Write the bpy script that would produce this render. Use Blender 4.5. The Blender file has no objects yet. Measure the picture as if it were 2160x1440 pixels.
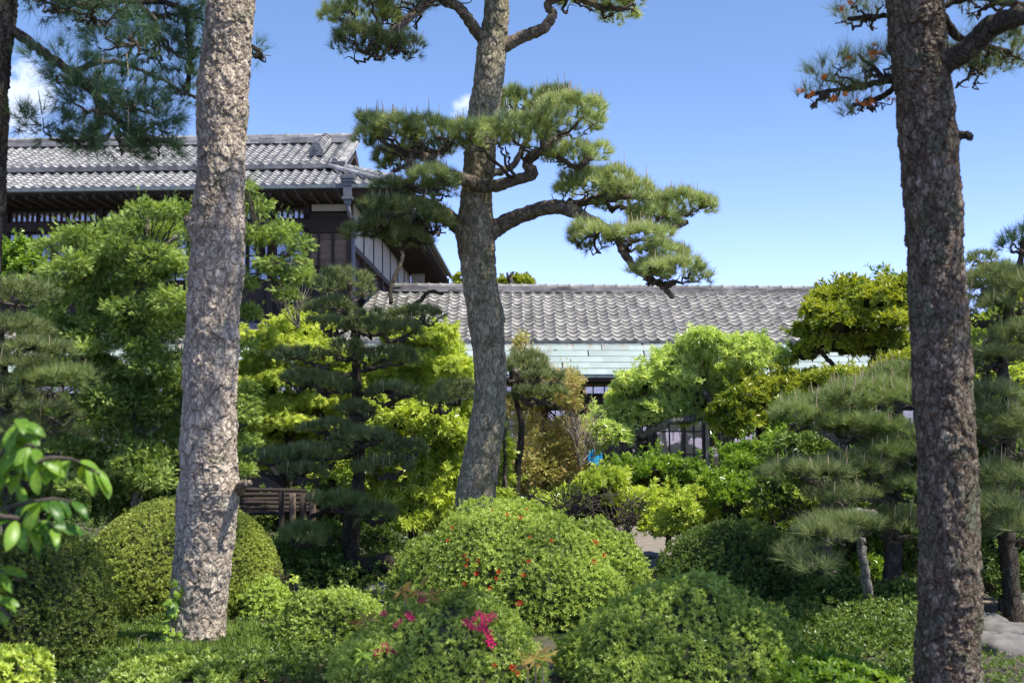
import bpy, math, random
import numpy as np
from mathutils import Vector, Matrix, noise

random.seed(7)
RNG = np.random.default_rng(11)
C = bpy.context.scene.collection
SC = bpy.context.scene

# ------------------------------------------------------------------ camera
F = 2700.0                       # focal length in photograph pixels
TILT = math.atan(230 / F)
EYE = 1.6
cam_data = bpy.data.cameras.new('camera')
cam = bpy.data.objects.new('camera', cam_data); C.objects.link(cam)
cam.location = (0, 0, EYE)
cam.rotation_euler = (math.pi / 2 + TILT, 0, 0)
cam_data.sensor_width = 36.0
cam_data.lens = 36.0 * F / 2160
cam_data.clip_start = 0.1
cam_data.clip_end = 3000
cam_data.dof.use_dof = True
cam_data.dof.focus_distance = 19.0
cam_data.dof.aperture_fstop = 3.2
SC.camera = cam

# ------------------------------------------------------------------ sky, sun, exposure
SUN_EL, SUN_AZ = math.radians(60), math.radians(60)   # azimuth: degrees to the right of straight behind the camera
to_sun = Vector((math.sin(SUN_AZ) * math.cos(SUN_EL), -math.cos(SUN_AZ) * math.cos(SUN_EL), math.sin(SUN_EL)))
sun_d = bpy.data.lights.new('sun', 'SUN'); sun_d.energy = 5.0; sun_d.angle = math.radians(0.53); sun_d.color = (1.0, 0.95, 0.86)
sun = bpy.data.objects.new('sun', sun_d); C.objects.link(sun)
sun.rotation_euler = to_sun.to_track_quat('Z', 'Y').to_euler()
sun.location = (8, -8, 20)

world = bpy.data.worlds.new('World'); SC.world = world; world.use_nodes = True
wt = world.node_tree; wt.nodes.clear()
wn = lambda t, **k: _node(wt, t, **k)
def _node(tree, typ, **kw):
    n = tree.nodes.new(typ)
    for k, v in kw.items(): setattr(n, k, v)
    return n
sky = wn('ShaderNodeTexSky', sky_type='NISHITA', sun_disc=False)
sky.sun_elevation = SUN_EL
sky.sun_rotation = math.pi - SUN_AZ
sky.altitude = 50; sky.air_density = 1.0; sky.dust_density = 0.25; sky.ozone_density = 3.2
bg = wn('ShaderNodeBackground'); bg.inputs['Strength'].default_value = 0.112
wout = wn('ShaderNodeOutputWorld')
wt.links.new(bg.outputs[0], wout.inputs[0])
# clouds far away: soft puffs at fixed directions, broken up by noise
def px_dir(x, y):
    v = Vector(((x - 1080) / F, 1, (720 - y) / F))
    c, s = math.cos(TILT), math.sin(TILT)
    return Vector((v.x, v.y * c - v.z * s, v.y * s + v.z * c)).normalized()
tc = wn('ShaderNodeTexCoord')
nz = wn('ShaderNodeTexNoise'); nz.inputs['Scale'].default_value = 40; nz.inputs['Detail'].default_value = 7; nz.inputs['Roughness'].default_value = .55
wt.links.new(tc.outputs['Generated'], nz.inputs['Vector'])
prev = None
clouds = [(px_dir(35, 170), .024), (px_dir(62, 205), .020), (px_dir(15, 235), .028), (px_dir(-60, 190), .045), (px_dir(968, 234), .010), (px_dir(985, 226), .011), (px_dir(1000, 238), .012),
          (Vector((-.8, .4, .35)).normalized(), .12), (Vector((.9, .2, .3)).normalized(), .09), (Vector((.5, -.8, .3)).normalized(), .11), (Vector((-.4, -.9, .45)).normalized(), .1)]
for dv, rad in clouds:
    dist = wn('ShaderNodeVectorMath', operation='DISTANCE'); dist.inputs[1].default_value = dv
    wt.links.new(tc.outputs['Generated'], dist.inputs[0])
    mr = wn('ShaderNodeMapRange'); mr.inputs['From Min'].default_value = rad * 1.25; mr.inputs['From Max'].default_value = rad * .25
    mr.inputs['To Min'].default_value = 0; mr.inputs['To Max'].default_value = 1
    wt.links.new(dist.outputs['Value'], mr.inputs['Value'])
    if prev is None: prev = mr.outputs[0]
    else:
        mx = wn('ShaderNodeMath', operation='MAXIMUM'); wt.links.new(prev, mx.inputs[0]); wt.links.new(mr.outputs[0], mx.inputs[1]); prev = mx.outputs[0]
ad = wn('ShaderNodeMath', operation='MULTIPLY_ADD'); wt.links.new(prev, ad.inputs[0]); wt.links.new(prev, ad.inputs[2])
nm = wn('ShaderNodeMapRange'); nm.inputs['From Min'].default_value = .3; nm.inputs['From Max'].default_value = .7; nm.inputs['To Min'].default_value = -1.0; nm.inputs['To Max'].default_value = .8
wt.links.new(nz.outputs[0], nm.inputs['Value']); wt.links.new(nm.outputs[0], ad.inputs[1])
sm = wn('ShaderNodeMapRange', interpolation_type='SMOOTHSTEP'); sm.inputs['From Min'].default_value = .15; sm.inputs['From Max'].default_value = .95
sm.inputs['To Max'].default_value = .8
wt.links.new(ad.outputs[0], sm.inputs['Value'])
cm = wn('ShaderNodeMix', data_type='RGBA'); cm.inputs[7].default_value = (6.6, 7.3, 8.6, 1)
wt.links.new(sm.outputs[0], cm.inputs[0])
tint = wn('ShaderNodeMix', data_type='RGBA', blend_type='MULTIPLY'); tint.inputs[0].default_value = 1; tint.inputs[7].default_value = (.97, 1.03, 1.22, 1)
wt.links.new(sky.outputs[0], tint.inputs[6])
sxyz = wn('ShaderNodeSeparateXYZ'); wt.links.new(tc.outputs['Generated'], sxyz.inputs[0])
hz = wn('ShaderNodeMapRange', interpolation_type='SMOOTHSTEP'); hz.inputs['From Min'].default_value = .02; hz.inputs['From Max'].default_value = .30; hz.inputs['To Min'].default_value = 1; hz.inputs['To Max'].default_value = 0
wt.links.new(sxyz.outputs['Z'], hz.inputs['Value'])
hm = wn('ShaderNodeMix', data_type='RGBA', blend_type='MULTIPLY'); hm.inputs[7].default_value = (1.70, 1.47, 2.25, 1)
wt.links.new(hz.outputs[0], hm.inputs[0]); wt.links.new(tint.outputs[2], hm.inputs[6])
wt.links.new(hm.outputs[2], cm.inputs[6])
wt.links.new(cm.outputs[2], bg.inputs['Color'])

SC.view_settings.view_transform = 'Standard'; SC.view_settings.look = 'None'
SC.view_settings.exposure = 0.6; SC.view_settings.gamma = 1
SC.view_settings.use_curve_mapping = False
SC.cycles.max_bounces = 8; SC.cycles.transparent_max_bounces = 8
SC.cycles.use_denoising = True

# ------------------------------------------------------------------ geometry helpers
def W(x, y, d):
    """the point seen at photograph pixel x, y at depth d"""
    c, s = math.cos(TILT), math.sin(TILT)
    a, b = (x - 1080) / F * d, (720 - y) / F * d
    return Vector((a, d * c - b * s, EYE + d * s + b * c))
def zY(y, Y):
    """height of what is seen on photograph row y at world distance Y"""
    p = W(1080, y, 10); return EYE + (p.z - EYE) / p.y * Y
def PX(d): return d / F
def ground_d(y): return 1.6 * F / (y - 950)

def finish(o, parent=None, mat=None):
    C.objects.link(o)
    if parent is not None: o.parent = parent
    if mat is not None: o.data.materials.append(mat)
    return o
def mesh_np(name, V, Fc, mat=None, parent=None, attrs=None, smooth=False):
    V = np.asarray(V, np.float32); Fc = np.asarray(Fc, np.int32)
    me = bpy.data.meshes.new(name)
    k = Fc.shape[1]
    me.vertices.add(len(V)); me.vertices.foreach_set('co', V.ravel())
    me.loops.add(Fc.size); me.loops.foreach_set('vertex_index', Fc.ravel())
    me.polygons.add(len(Fc)); me.polygons.foreach_set('loop_start', np.arange(0, Fc.size, k, dtype=np.int32))
    try: me.polygons.foreach_set('loop_total', np.full(len(Fc), k, np.int32))
    except Exception: pass
    if attrs:
        for an, av in attrs.items():
            a = me.attributes.new(an, 'FLOAT', 'POINT'); a.data.foreach_set('value', np.asarray(av, np.float32))
    me.update(calc_edges=True)
    me.polygons.foreach_set('use_smooth', np.full(len(Fc), smooth))
    return finish(bpy.data.objects.new(name, me), parent, mat)
class MB:
    """collects quads and tris of simple solids"""
    def __init__(s): s.v = []; s.f = []
    def add(s, vs, fs):
        n = len(s.v); s.v += [tuple(v) for v in vs]; s.f += [tuple(n + i for i in f) for f in fs]; return s
    def box(s, x0, x1, y0, y1, z0, z1, M=None):
        vs = [Vector(p) for p in ((x0,y0,z0),(x1,y0,z0),(x1,y1,z0),(x0,y1,z0),(x0,y0,z1),(x1,y0,z1),(x1,y1,z1),(x0,y1,z1))]
        if M: vs = [M @ v for v in vs]
        return s.add(vs, [(0,3,2,1),(4,5,6,7),(0,1,5,4),(1,2,6,5),(2,3,7,6),(3,0,4,7)])
    def bar(s, a, b, w, h, up=Vector((0,0,1))):
        a, b = Vector(a), Vector(b); t = (b - a); L = t.length; t.normalize()
        sd = t.cross(up).normalized(); u = sd.cross(t)
        M = Matrix((sd, t, u)).transposed().to_4x4(); M.translation = a
        return s.box(-w/2, w/2, 0, L, -h/2, h/2, M)
    def build(s, name, mat, parent=None, smooth=False, bevel=0):
        me = bpy.data.meshes.new(name); me.from_pydata(s.v, [], s.f); me.update()
        if smooth: me.polygons.foreach_set('use_smooth', [True] * len(me.polygons))
        o = finish(bpy.data.objects.new(name, me), parent, mat)
        if bevel:
            m = o.modifiers.new('bevel', 'BEVEL'); m.width = bevel; m.segments = 2; m.limit_method = 'ANGLE'
        return o
def empty(name, loc=(0,0,0), label=None, cat=None, group=None, rot=(0,0,0)):
    o = bpy.data.objects.new(name, None); C.objects.link(o); o.location = loc; o.rotation_euler = rot
    o.empty_display_size = .2
    if label: o['label'] = label
    if cat: o['category'] = cat
    if group: o['group'] = group
    return o
def adopt(root, o):
    """parent o, whose mesh is in world space, under root without moving it"""
    o.parent = root; o.matrix_parent_inverse = (Matrix.Translation(root.location) @ root.rotation_euler.to_matrix().to_4x4()).inverted()
    return o
def norm(A): return A / np.maximum(np.linalg.norm(A, axis=-1, keepdims=True), 1e-9)

# ------------------------------------------------------------------ materials
def new_mat(name):
    m = bpy.data.materials.new(name); m.use_nodes = True; t = m.node_tree
    return m, t, t.nodes['Principled BSDF'], t.nodes['Material Output']
def leafmat(name, c1, c2, trans=.35, rough=.42, spec=.35, tcol=None, scale=1.6, spot=None):
    k = (1.5, 1.22, 1.15); c1 = tuple(min(a * b, .8) for a, b in zip(c1, k)); c2 = tuple(min(a * b, .8) for a, b in zip(c2, k))
    m, t, p, out = new_mat(name)
    at = _node(t, 'ShaderNodeAttribute', attribute_name='v')
    geo = _node(t, 'ShaderNodeTexCoord')
    n = _node(t, 'ShaderNodeTexNoise'); n.inputs['Scale'].default_value = scale; n.inputs['Detail'].default_value = 4
    t.links.new(geo.outputs['Object'], n.inputs['Vector'])
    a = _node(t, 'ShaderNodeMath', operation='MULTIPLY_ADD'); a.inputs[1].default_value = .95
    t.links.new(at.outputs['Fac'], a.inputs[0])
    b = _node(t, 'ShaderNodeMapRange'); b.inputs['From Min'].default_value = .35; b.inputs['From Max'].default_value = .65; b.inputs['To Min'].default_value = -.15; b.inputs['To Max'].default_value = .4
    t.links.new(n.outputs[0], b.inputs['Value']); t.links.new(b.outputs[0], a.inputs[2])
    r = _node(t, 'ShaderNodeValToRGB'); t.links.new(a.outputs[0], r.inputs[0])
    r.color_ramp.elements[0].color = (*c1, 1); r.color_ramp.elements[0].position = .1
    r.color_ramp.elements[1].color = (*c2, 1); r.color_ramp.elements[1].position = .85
    if spot:
        e = r.color_ramp.elements.new(.97); e.color = (*spot, 1)
    t.links.new(r.outputs[0], p.inputs['Base Color'])
    p.inputs['Roughness'].default_value = rough; p.inputs['Specular IOR Level'].default_value = spec
    tr = _node(t, 'ShaderNodeBsdfTranslucent')
    mul = _node(t, 'ShaderNodeMix', data_type='RGBA', blend_type='MULTIPLY'); mul.inputs[0].default_value = 1
    mul.inputs[7].default_value = (*(tcol or (1.5, 1.35, .55)), 1)
    t.links.new(r.outputs[0], mul.inputs[6]); t.links.new(mul.outputs[2], tr.inputs[0])
    ms = _node(t, 'ShaderNodeMixShader'); ms.inputs[0].default_value = trans
    t.links.new(p.outputs[0], ms.inputs[1]); t.links.new(tr.outputs[0], ms.inputs[2]); t.links.new(ms.outputs[0], out.inputs[0])
    return m
def solid(name, col, rough=.7, col2=None, nscale=8, bump=0, stretch=(1,1,1), spec=.3, rand=0, metal=0):
    m, t, p, out = new_mat(name)
    p.inputs['Roughness'].default_value = rough; p.inputs['Specular IOR Level'].default_value = spec; p.inputs['Metallic'].default_value = metal
    g = _node(t, 'ShaderNodeTexCoord'); mp = _node(t, 'ShaderNodeMapping'); mp.inputs['Scale'].default_value = stretch
    t.links.new(g.outputs['Object'], mp.inputs[0])
    n = _node(t, 'ShaderNodeTexNoise'); n.inputs['Scale'].default_value = nscale; n.inputs['Detail'].default_value = 8; n.inputs['Roughness'].default_value = .65
    t.links.new(mp.outputs[0], n.inputs[0])
    mix = _node(t, 'ShaderNodeMix', data_type='RGBA'); mix.inputs[6].default_value = (*col, 1); mix.inputs[7].default_value = (*(col2 or [c * .7 for c in col]), 1)
    mr = _node(t, 'ShaderNodeMapRange'); mr.inputs['From Min'].default_value = .35; mr.inputs['From Max'].default_value = .65
    t.links.new(n.outputs[0], mr.inputs[0]); t.links.new(mr.outputs[0], mix.inputs[0])
    last = mix.outputs[2]
    if rand:
        oi = _node(t, 'ShaderNodeObjectInfo'); gm = _node(t, 'ShaderNodeNewGeometry')
        ad2 = _node(t, 'ShaderNodeMath', operation='ADD'); t.links.new(oi.outputs['Random'], ad2.inputs[0]); t.links.new(gm.outputs['Random Per Island'], ad2.inputs[1])
        fr = _node(t, 'ShaderNodeMath', operation='FRACT'); t.links.new(ad2.outputs[0], fr.inputs[0])
        mm = _node(t, 'ShaderNodeMapRange'); mm.inputs['To Min'].default_value = 1 - rand; mm.inputs['To Max'].default_value = 1 + rand
        t.links.new(fr.outputs[0], mm.inputs[0])
        hs = _node(t, 'ShaderNodeHueSaturation'); t.links.new(mm.outputs[0], hs.inputs['Value']); t.links.new(last, hs.inputs['Color']); last = hs.outputs[0]
    t.links.new(last, p.inputs['Base Color'])
    if bump:
        b = _node(t, 'ShaderNodeBump'); b.inputs['Strength'].default_value = bump; b.inputs['Distance'].default_value = .02
        t.links.new(n.outputs[0], b.inputs['Height']); t.links.new(b.outputs[0], p.inputs['Normal'])
    return m
def barkmat(name, plate1, plate2, crack, lichen=(.16, .18, .10), lich=.4, fine=45, flake=17, tone_lo=.75, rim=.5):
    """plate1/plate2: bark plate colours, crack: brown inner bark with crevice shade painted in, lichen grows in patches"""
    m, t, p, out = new_mat(name); p.inputs['Roughness'].default_value = .9; p.inputs['Specular IOR Level'].default_value = .15
    g = _node(t, 'ShaderNodeTexCoord')
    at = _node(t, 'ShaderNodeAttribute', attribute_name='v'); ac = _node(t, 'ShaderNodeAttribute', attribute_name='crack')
    n = _node(t, 'ShaderNodeTexNoise'); n.inputs['Scale'].default_value = fine; n.inputs['Detail'].default_value = 8; n.inputs['Roughness'].default_value = .7
    t.links.new(g.outputs['Object'], n.inputs[0])
    n2 = _node(t, 'ShaderNodeTexNoise'); n2.inputs['Scale'].default_value = 5.5; n2.inputs['Detail'].default_value = 6; n2.inputs['Roughness'].default_value = .65
    t.links.new(g.outputs['Object'], n2.inputs[0])
    a = _node(t, 'ShaderNodeMath', operation='MULTIPLY_ADD'); a.inputs[1].default_value = .6
    t.links.new(at.outputs['Fac'], a.inputs[0])
    s = _node(t, 'ShaderNodeMapRange'); s.inputs['From Min'].default_value = .3; s.inputs['From Max'].default_value = .7; s.inputs['To Min'].default_value = -.1; s.inputs['To Max'].default_value = .5
    t.links.new(n.outputs[0], s.inputs[0]); t.links.new(s.outputs[0], a.inputs[2])
    mix = _node(t, 'ShaderNodeMix', data_type='RGBA'); mix.inputs[6].default_value = (*plate1, 1); mix.inputs[7].default_value = (*plate2, 1)
    t.links.new(a.outputs[0], mix.inputs[0])
    m2 = _node(t, 'ShaderNodeMix', data_type='RGBA'); m2.inputs[7].default_value = (*lichen, 1)
    lr = _node(t, 'ShaderNodeMapRange'); lr.inputs['From Min'].default_value = .64 - .22 * lich; lr.inputs['From Max'].default_value = .74 - .22 * lich; lr.inputs['To Max'].default_value = .85
    t.links.new(n2.outputs[0], lr.inputs[0]); t.links.new(lr.outputs[0], m2.inputs[0]); t.links.new(mix.outputs[2], m2.inputs[6])
    m3 = _node(t, 'ShaderNodeMix', data_type='RGBA'); m3.inputs[7].default_value = (*crack, 1)  # inner bark brown, darkened so the crevices' shade sits in the colour
    # crisp flakes: two sizes of warped cells, each flake its own tone, thin rims between them
    nv = _node(t, 'ShaderNodeTexNoise'); nv.inputs['Scale'].default_value = 14; nv.inputs['Detail'].default_value = 5
    t.links.new(g.outputs['Object'], nv.inputs[0])
    wv = _node(t, 'ShaderNodeVectorMath', operation='MULTIPLY_ADD'); wv.inputs[1].default_value = (.075, .075, .075)
    t.links.new(nv.outputs['Color'], wv.inputs[0]); t.links.new(g.outputs['Object'], wv.inputs[2])
    mp = _node(t, 'ShaderNodeMapping'); mp.inputs['Scale'].default_value = (1, 1, .5); t.links.new(wv.outputs[0], mp.inputs[0])
    hs = []; tone = None
    for sc_, wgt in ((flake, 1.0), (flake * 2.4, .5)):
        vc = _node(t, 'ShaderNodeTexVoronoi', feature='F1'); ve = _node(t, 'ShaderNodeTexVoronoi', feature='DISTANCE_TO_EDGE')
        for q in (vc, ve): q.inputs['Scale'].default_value = sc_; t.links.new(mp.outputs[0], q.inputs['Vector'])
        sp = _node(t, 'ShaderNodeSeparateColor'); t.links.new(vc.outputs['Color'], sp.inputs[0])
        er = _node(t, 'ShaderNodeMapRange', interpolation_type='SMOOTHSTEP'); er.inputs['From Min'].default_value = .0; er.inputs['From Max'].default_value = .10; t.links.new(ve.outputs['Distance'], er.inputs[0])
        hh = _node(t, 'ShaderNodeMath', operation='MULTIPLY_ADD'); hh.inputs[1].default_value = .9; t.links.new(sp.outputs[0], hh.inputs[0]); t.links.new(er.outputs[0], hh.inputs[2])
        hw = _node(t, 'ShaderNodeMath', operation='MULTIPLY'); hw.inputs[1].default_value = wgt; t.links.new(hh.outputs[0], hw.inputs[0]); hs.append((hw, er, sp))
    t1 = _node(t, 'ShaderNodeMapRange'); t1.inputs['To Min'].default_value = tone_lo; t1.inputs['To Max'].default_value = 1.2; t.links.new(hs[0][2].outputs[1], t1.inputs[0])
    t2 = _node(t, 'ShaderNodeMapRange'); t2.inputs['To Min'].default_value = .82; t2.inputs['To Max'].default_value = 1.12; t.links.new(hs[1][2].outputs[1], t2.inputs[0])
    tm = _node(t, 'ShaderNodeMath', operation='MULTIPLY'); t.links.new(t1.outputs[0], tm.inputs[0]); t.links.new(t2.outputs[0], tm.inputs[1])
    hv = _node(t, 'ShaderNodeHueSaturation'); t.links.new(tm.outputs[0], hv.inputs['Value']); t.links.new(m2.outputs[2], hv.inputs['Color'])
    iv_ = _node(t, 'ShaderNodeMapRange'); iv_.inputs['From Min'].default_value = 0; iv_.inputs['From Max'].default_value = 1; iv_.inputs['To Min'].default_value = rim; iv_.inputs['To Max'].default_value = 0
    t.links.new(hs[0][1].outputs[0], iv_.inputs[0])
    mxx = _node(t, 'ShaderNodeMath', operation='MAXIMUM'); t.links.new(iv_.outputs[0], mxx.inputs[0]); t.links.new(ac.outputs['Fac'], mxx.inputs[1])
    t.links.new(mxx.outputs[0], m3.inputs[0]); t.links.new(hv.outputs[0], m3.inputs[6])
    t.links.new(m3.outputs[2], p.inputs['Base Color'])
    hsum = _node(t, 'ShaderNodeMath', operation='ADD'); t.links.new(hs[0][0].outputs[0], hsum.inputs[0]); t.links.new(hs[1][0].outputs[0], hsum.inputs[1])
    hfin = _node(t, 'ShaderNodeMath', operation='MULTIPLY_ADD'); hfin.inputs[1].default_value = .5; t.links.new(n.outputs[0], hfin.inputs[0]); t.links.new(hsum.outputs[0], hfin.inputs[2])
    b = _node(t, 'ShaderNodeBump'); b.inputs['Strength'].default_value = 1.0; b.inputs['Distance'].default_value = .012
    t.links.new(hfin.outputs[0], b.inputs['Height']); t.links.new(b.outputs[0], p.inputs['Normal'])
    return m

M = {}
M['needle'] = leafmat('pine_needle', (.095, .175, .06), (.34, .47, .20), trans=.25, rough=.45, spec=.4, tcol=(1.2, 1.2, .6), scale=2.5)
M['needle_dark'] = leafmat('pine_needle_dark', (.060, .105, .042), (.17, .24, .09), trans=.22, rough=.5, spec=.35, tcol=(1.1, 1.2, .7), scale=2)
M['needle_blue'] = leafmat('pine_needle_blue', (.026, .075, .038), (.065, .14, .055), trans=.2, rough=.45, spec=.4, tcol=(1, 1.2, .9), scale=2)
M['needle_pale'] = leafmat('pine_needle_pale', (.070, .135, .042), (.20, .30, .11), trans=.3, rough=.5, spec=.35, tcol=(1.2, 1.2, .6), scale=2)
M['needle_old'] = leafmat('old_pine_needle', (.35, .10, .02), (.65, .25, .05), trans=.3)
M['candle'] = solid('pine_candle', (.40, .30, .17), .8, (.55, .44, .28), 30)
M['hinoki'] = leafmat('cypress_spray', (.050, .12, .026), (.27, .43, .12), trans=.28, rough=.6, spec=.2, scale=2.2)
M['golden'] = leafmat('golden_cypress_spray', (.19, .225, .06), (.40, .48, .19), trans=.3, rough=.6, spec=.2, scale=2.5, spot=(.55,.40,.22))
M['maple'] = leafmat('maple_leaf', (.19, .32, .05), (.46, .62, .16), trans=.45, rough=.5, spec=.25, tcol=(1.3, 1.25, .5))
M['lush'] = leafmat('lush_leaf', (.14, .26, .035), (.43, .60, .13), trans=.4, rough=.28, spec=.6, tcol=(1.3, 1.25, .5))
M['lime'] = leafmat('lime_leaf', (.21, .37, .08), (.48, .66, .27), trans=.38, rough=.28, spec=.6, tcol=(1.25, 1.25, .5))
M['midgreen'] = leafmat('midgreen_leaf', (.06, .16, .02), (.20, .36, .045), trans=.36, rough=.28, spec=.6, tcol=(1.3, 1.25, .5))
M['olive'] = leafmat('olive_leaf', (.085, .17, .018), (.31, .42, .055), trans=.36, rough=.28, spec=.6, tcol=(1.3, 1.2, .45))
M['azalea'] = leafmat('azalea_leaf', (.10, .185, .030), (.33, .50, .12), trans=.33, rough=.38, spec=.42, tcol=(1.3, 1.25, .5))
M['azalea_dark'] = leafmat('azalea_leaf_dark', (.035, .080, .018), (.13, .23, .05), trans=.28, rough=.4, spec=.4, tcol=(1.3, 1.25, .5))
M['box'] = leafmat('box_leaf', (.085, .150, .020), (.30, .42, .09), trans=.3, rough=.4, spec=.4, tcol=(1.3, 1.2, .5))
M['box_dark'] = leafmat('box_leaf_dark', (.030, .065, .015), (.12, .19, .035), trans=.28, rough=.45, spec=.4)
M['grass'] = leafmat('grass_blade', (.08, .16, .03), (.22, .36, .08), trans=.35)
M['bigleaf'] = leafmat('broad_leaf', (.035, .12, .014), (.15, .32, .035), trans=.42, rough=.38, spec=.4, tcol=(1.5, 1.3, .35), scale=6)
M['newleaf'] = leafmat('new_leaf', (.22, .13, .05), (.22, .28, .08), trans=.35, rough=.4, scale=4)
M['core'] = solid('inner_fill', (.030, .040, .016), .95, (.05, .05, .025), 30, bump=.5)  # dark tone of the added solid cores, reads as shade through leaf gaps
M['twig'] = solid('dark_twig', (.065, .052, .040), .95, (.11, .09, .07), 40, bump=.5)
M['twig_pale'] = solid('pale_twig', (.33, .28, .22), .95, (.20, .16, .13), 30, bump=.3)
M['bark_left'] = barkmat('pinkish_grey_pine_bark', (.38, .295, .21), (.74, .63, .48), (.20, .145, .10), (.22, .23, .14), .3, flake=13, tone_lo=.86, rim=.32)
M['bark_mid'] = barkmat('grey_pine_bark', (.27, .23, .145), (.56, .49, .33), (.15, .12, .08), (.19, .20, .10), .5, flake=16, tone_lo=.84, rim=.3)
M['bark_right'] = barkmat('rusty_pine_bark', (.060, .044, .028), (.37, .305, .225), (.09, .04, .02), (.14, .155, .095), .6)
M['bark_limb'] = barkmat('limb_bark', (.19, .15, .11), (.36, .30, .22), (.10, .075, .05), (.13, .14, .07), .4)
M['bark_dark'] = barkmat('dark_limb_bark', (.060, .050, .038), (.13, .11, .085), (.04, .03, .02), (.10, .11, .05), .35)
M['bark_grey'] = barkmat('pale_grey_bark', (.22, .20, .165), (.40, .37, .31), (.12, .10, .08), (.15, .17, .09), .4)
M['soil'] = None

# ------------------------------------------------------------------ tubes and bark
def spline(P, n):
    P = np.asarray(P, float)
    if len(P) == 2: t = np.linspace(0, 1, n)[:, None]; return P[0] * (1 - t) + P[1] * t
    Q = np.vstack([2 * P[0] - P[1], P, 2 * P[-1] - P[-2]])
    seg = len(P) - 1; u = np.linspace(0, seg, n); i = np.minimum(u.astype(int), seg - 1); f = (u - i)[:, None]
    a, b, c, d = Q[i], Q[i + 1], Q[i + 2], Q[i + 3]
    return .5 * ((2 * b) + (-a + c) * f + (2 * a - 5 * b + 4 * c - d) * f ** 2 + (-a + 3 * b - 3 * c + d) * f ** 3)
def tube_arrays(P, R, nseg=8, rows=12, wobble=0, cap=True):
    """P points, R radii -> verts, quads, centre and outward normal of each vertex"""
    PR = spline(np.hstack([np.asarray(P, float), np.asarray(R, float)[:, None]]), rows)
    c, r = PR[:, :3], np.maximum(PR[:, 3], .001)
    if wobble: c = c + np.cumsum(RNG.normal(0, wobble, c.shape), 0) * np.linspace(0, 1, rows)[:, None] * .3 + RNG.normal(0, wobble, c.shape)
    T = norm(np.gradient(c, axis=0)); A = np.zeros_like(T)
    ref = np.array([1., 0, 0]) if abs(T[0, 0]) < .8 else np.array([0, 0, 1.])
    for i in range(rows):
        a = ref - T[i] * ref.dot(T[i]); a /= np.linalg.norm(a); A[i] = a; ref = a
    B = np.cross(T, A)
    th = np.linspace(0, 2 * np.pi, nseg, endpoint=False)
    O = A[:, None] * np.cos(th)[None, :, None] + B[:, None] * np.sin(th)[None, :, None]
    V = c[:, None] + O * r[:, None, None]
    i, j = np.meshgrid(np.arange(rows - 1), np.arange(nseg), indexing='ij'); j2 = (j + 1) % nseg
    Q = np.stack([i * nseg + j, i * nseg + j2, (i + 1) * nseg + j2, (i + 1) * nseg + j], -1).reshape(-1, 4)
    if cap and nseg >= 4:   # close both ends with quads onto a centre line
        V2 = np.vstack([V.reshape(-1, 3), c[:1], c[-1:]]); k = rows * nseg; e = (rows - 1) * nseg
        caps = [(k, (q + 2) % nseg, (q + 1) % nseg, q % nseg) for q in range(0, nseg, 2)] + [(k + 1, e + q % nseg, e + (q + 1) % nseg, e + (q + 2) % nseg) for q in range(0, nseg, 2)]
        if nseg % 2 == 0:
            Q = np.vstack([Q, np.array(caps)])
            return V2, Q, np.vstack([O.reshape(-1, 3), -T[:1], T[-1:]]), np.append(np.repeat(r, nseg), [r[0], r[-1]])
    return V.reshape(-1, 3), Q, O.reshape(-1, 3), np.repeat(r, nseg)
def bark_tube(name, P, R, nseg, rows, mat, parent, amp=.015, cell=.09, stretch=.6, lumps=(), wobble=0, seed=0):
    V, Q, O, r = tube_arrays(P, R, nseg, rows, wobble)
    v = np.zeros(len(V)); cr = np.zeros(len(V)); disp = np.zeros(len(V))
    off = Vector((seed * 3.1, seed * 1.7, seed * 2.3))
    for i in range(len(V)):
        p = Vector(V[i])
        w = noise.noise_vector(p * 7 + off) * .55 + noise.noise_vector(p * 22 + off) * .30 + noise.noise_vector(p * 60 + off) * .10
        q = Vector((p.x, p.y, p.z * stretch)) / cell + w + off
        d, pts = noise.voronoi(q)
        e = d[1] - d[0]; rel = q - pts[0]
        rnd = abs(noise.cell(pts[0] * 7.13)) % 1
        q2 = q * 2.3 + noise.noise_vector(p * 45 + off) * .4; d2, pts2 = noise.voronoi(q2)
        rnd2 = abs(noise.cell(pts2[0] * 5.3)) % 1; e2 = d2[1] - d2[0]
        f = noise.turbulence(p * 38 + off, 3, True, amplitude_scale=.6, frequency_scale=2.1)
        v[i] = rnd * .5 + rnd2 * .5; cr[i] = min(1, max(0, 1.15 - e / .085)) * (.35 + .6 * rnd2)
        # each flake is tilted: its lower edge stands off the trunk and throws a small shadow
        disp[i] = amp * (min(e / .09, 1) * .55 + rnd * 1.0 - rel.z * .6 * (.4 + rnd) + min(e2 / .10, 1) * .22 + rnd2 * .45 - (q2 - pts2[0]).z * .25 - f * .85 - .35) + noise.noise(p * 3.0 + off) * amp * 1.2
    V = V + O * disp[:, None]
    for (c, rad, h) in lumps:
        c = np.array(c); g = np.exp(-((V - c) ** 2).sum(1) / rad ** 2); V = V + O * (g * h)[:, None]
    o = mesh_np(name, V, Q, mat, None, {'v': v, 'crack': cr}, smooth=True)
    return adopt(parent, o) if parent else o
def bare_tube(P, R, nseg=6, rows=10, wobble=0): return tube_arrays(P, R, nseg, rows, wobble)[:2]
class TubeSet:
    def __init__(s): s.V = []; s.Q = []; s.n = 0
    def add(s, P, R, nseg=6, rows=8, wobble=0):
        V, Q = bare_tube(P, R, nseg, rows, wobble); s.V.append(V); s.Q.append(Q + s.n); s.n += len(V)
    def build(s, name, mat, parent):
        if not s.V: return None
        V = np.vstack(s.V)
        o = mesh_np(name, V, np.vstack(s.Q), mat, None, {'v': RNG.random(len(V)), 'crack': np.zeros(len(V))}, smooth=True); o['kind'] = 'stuff'
        return adopt(parent, o)

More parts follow.
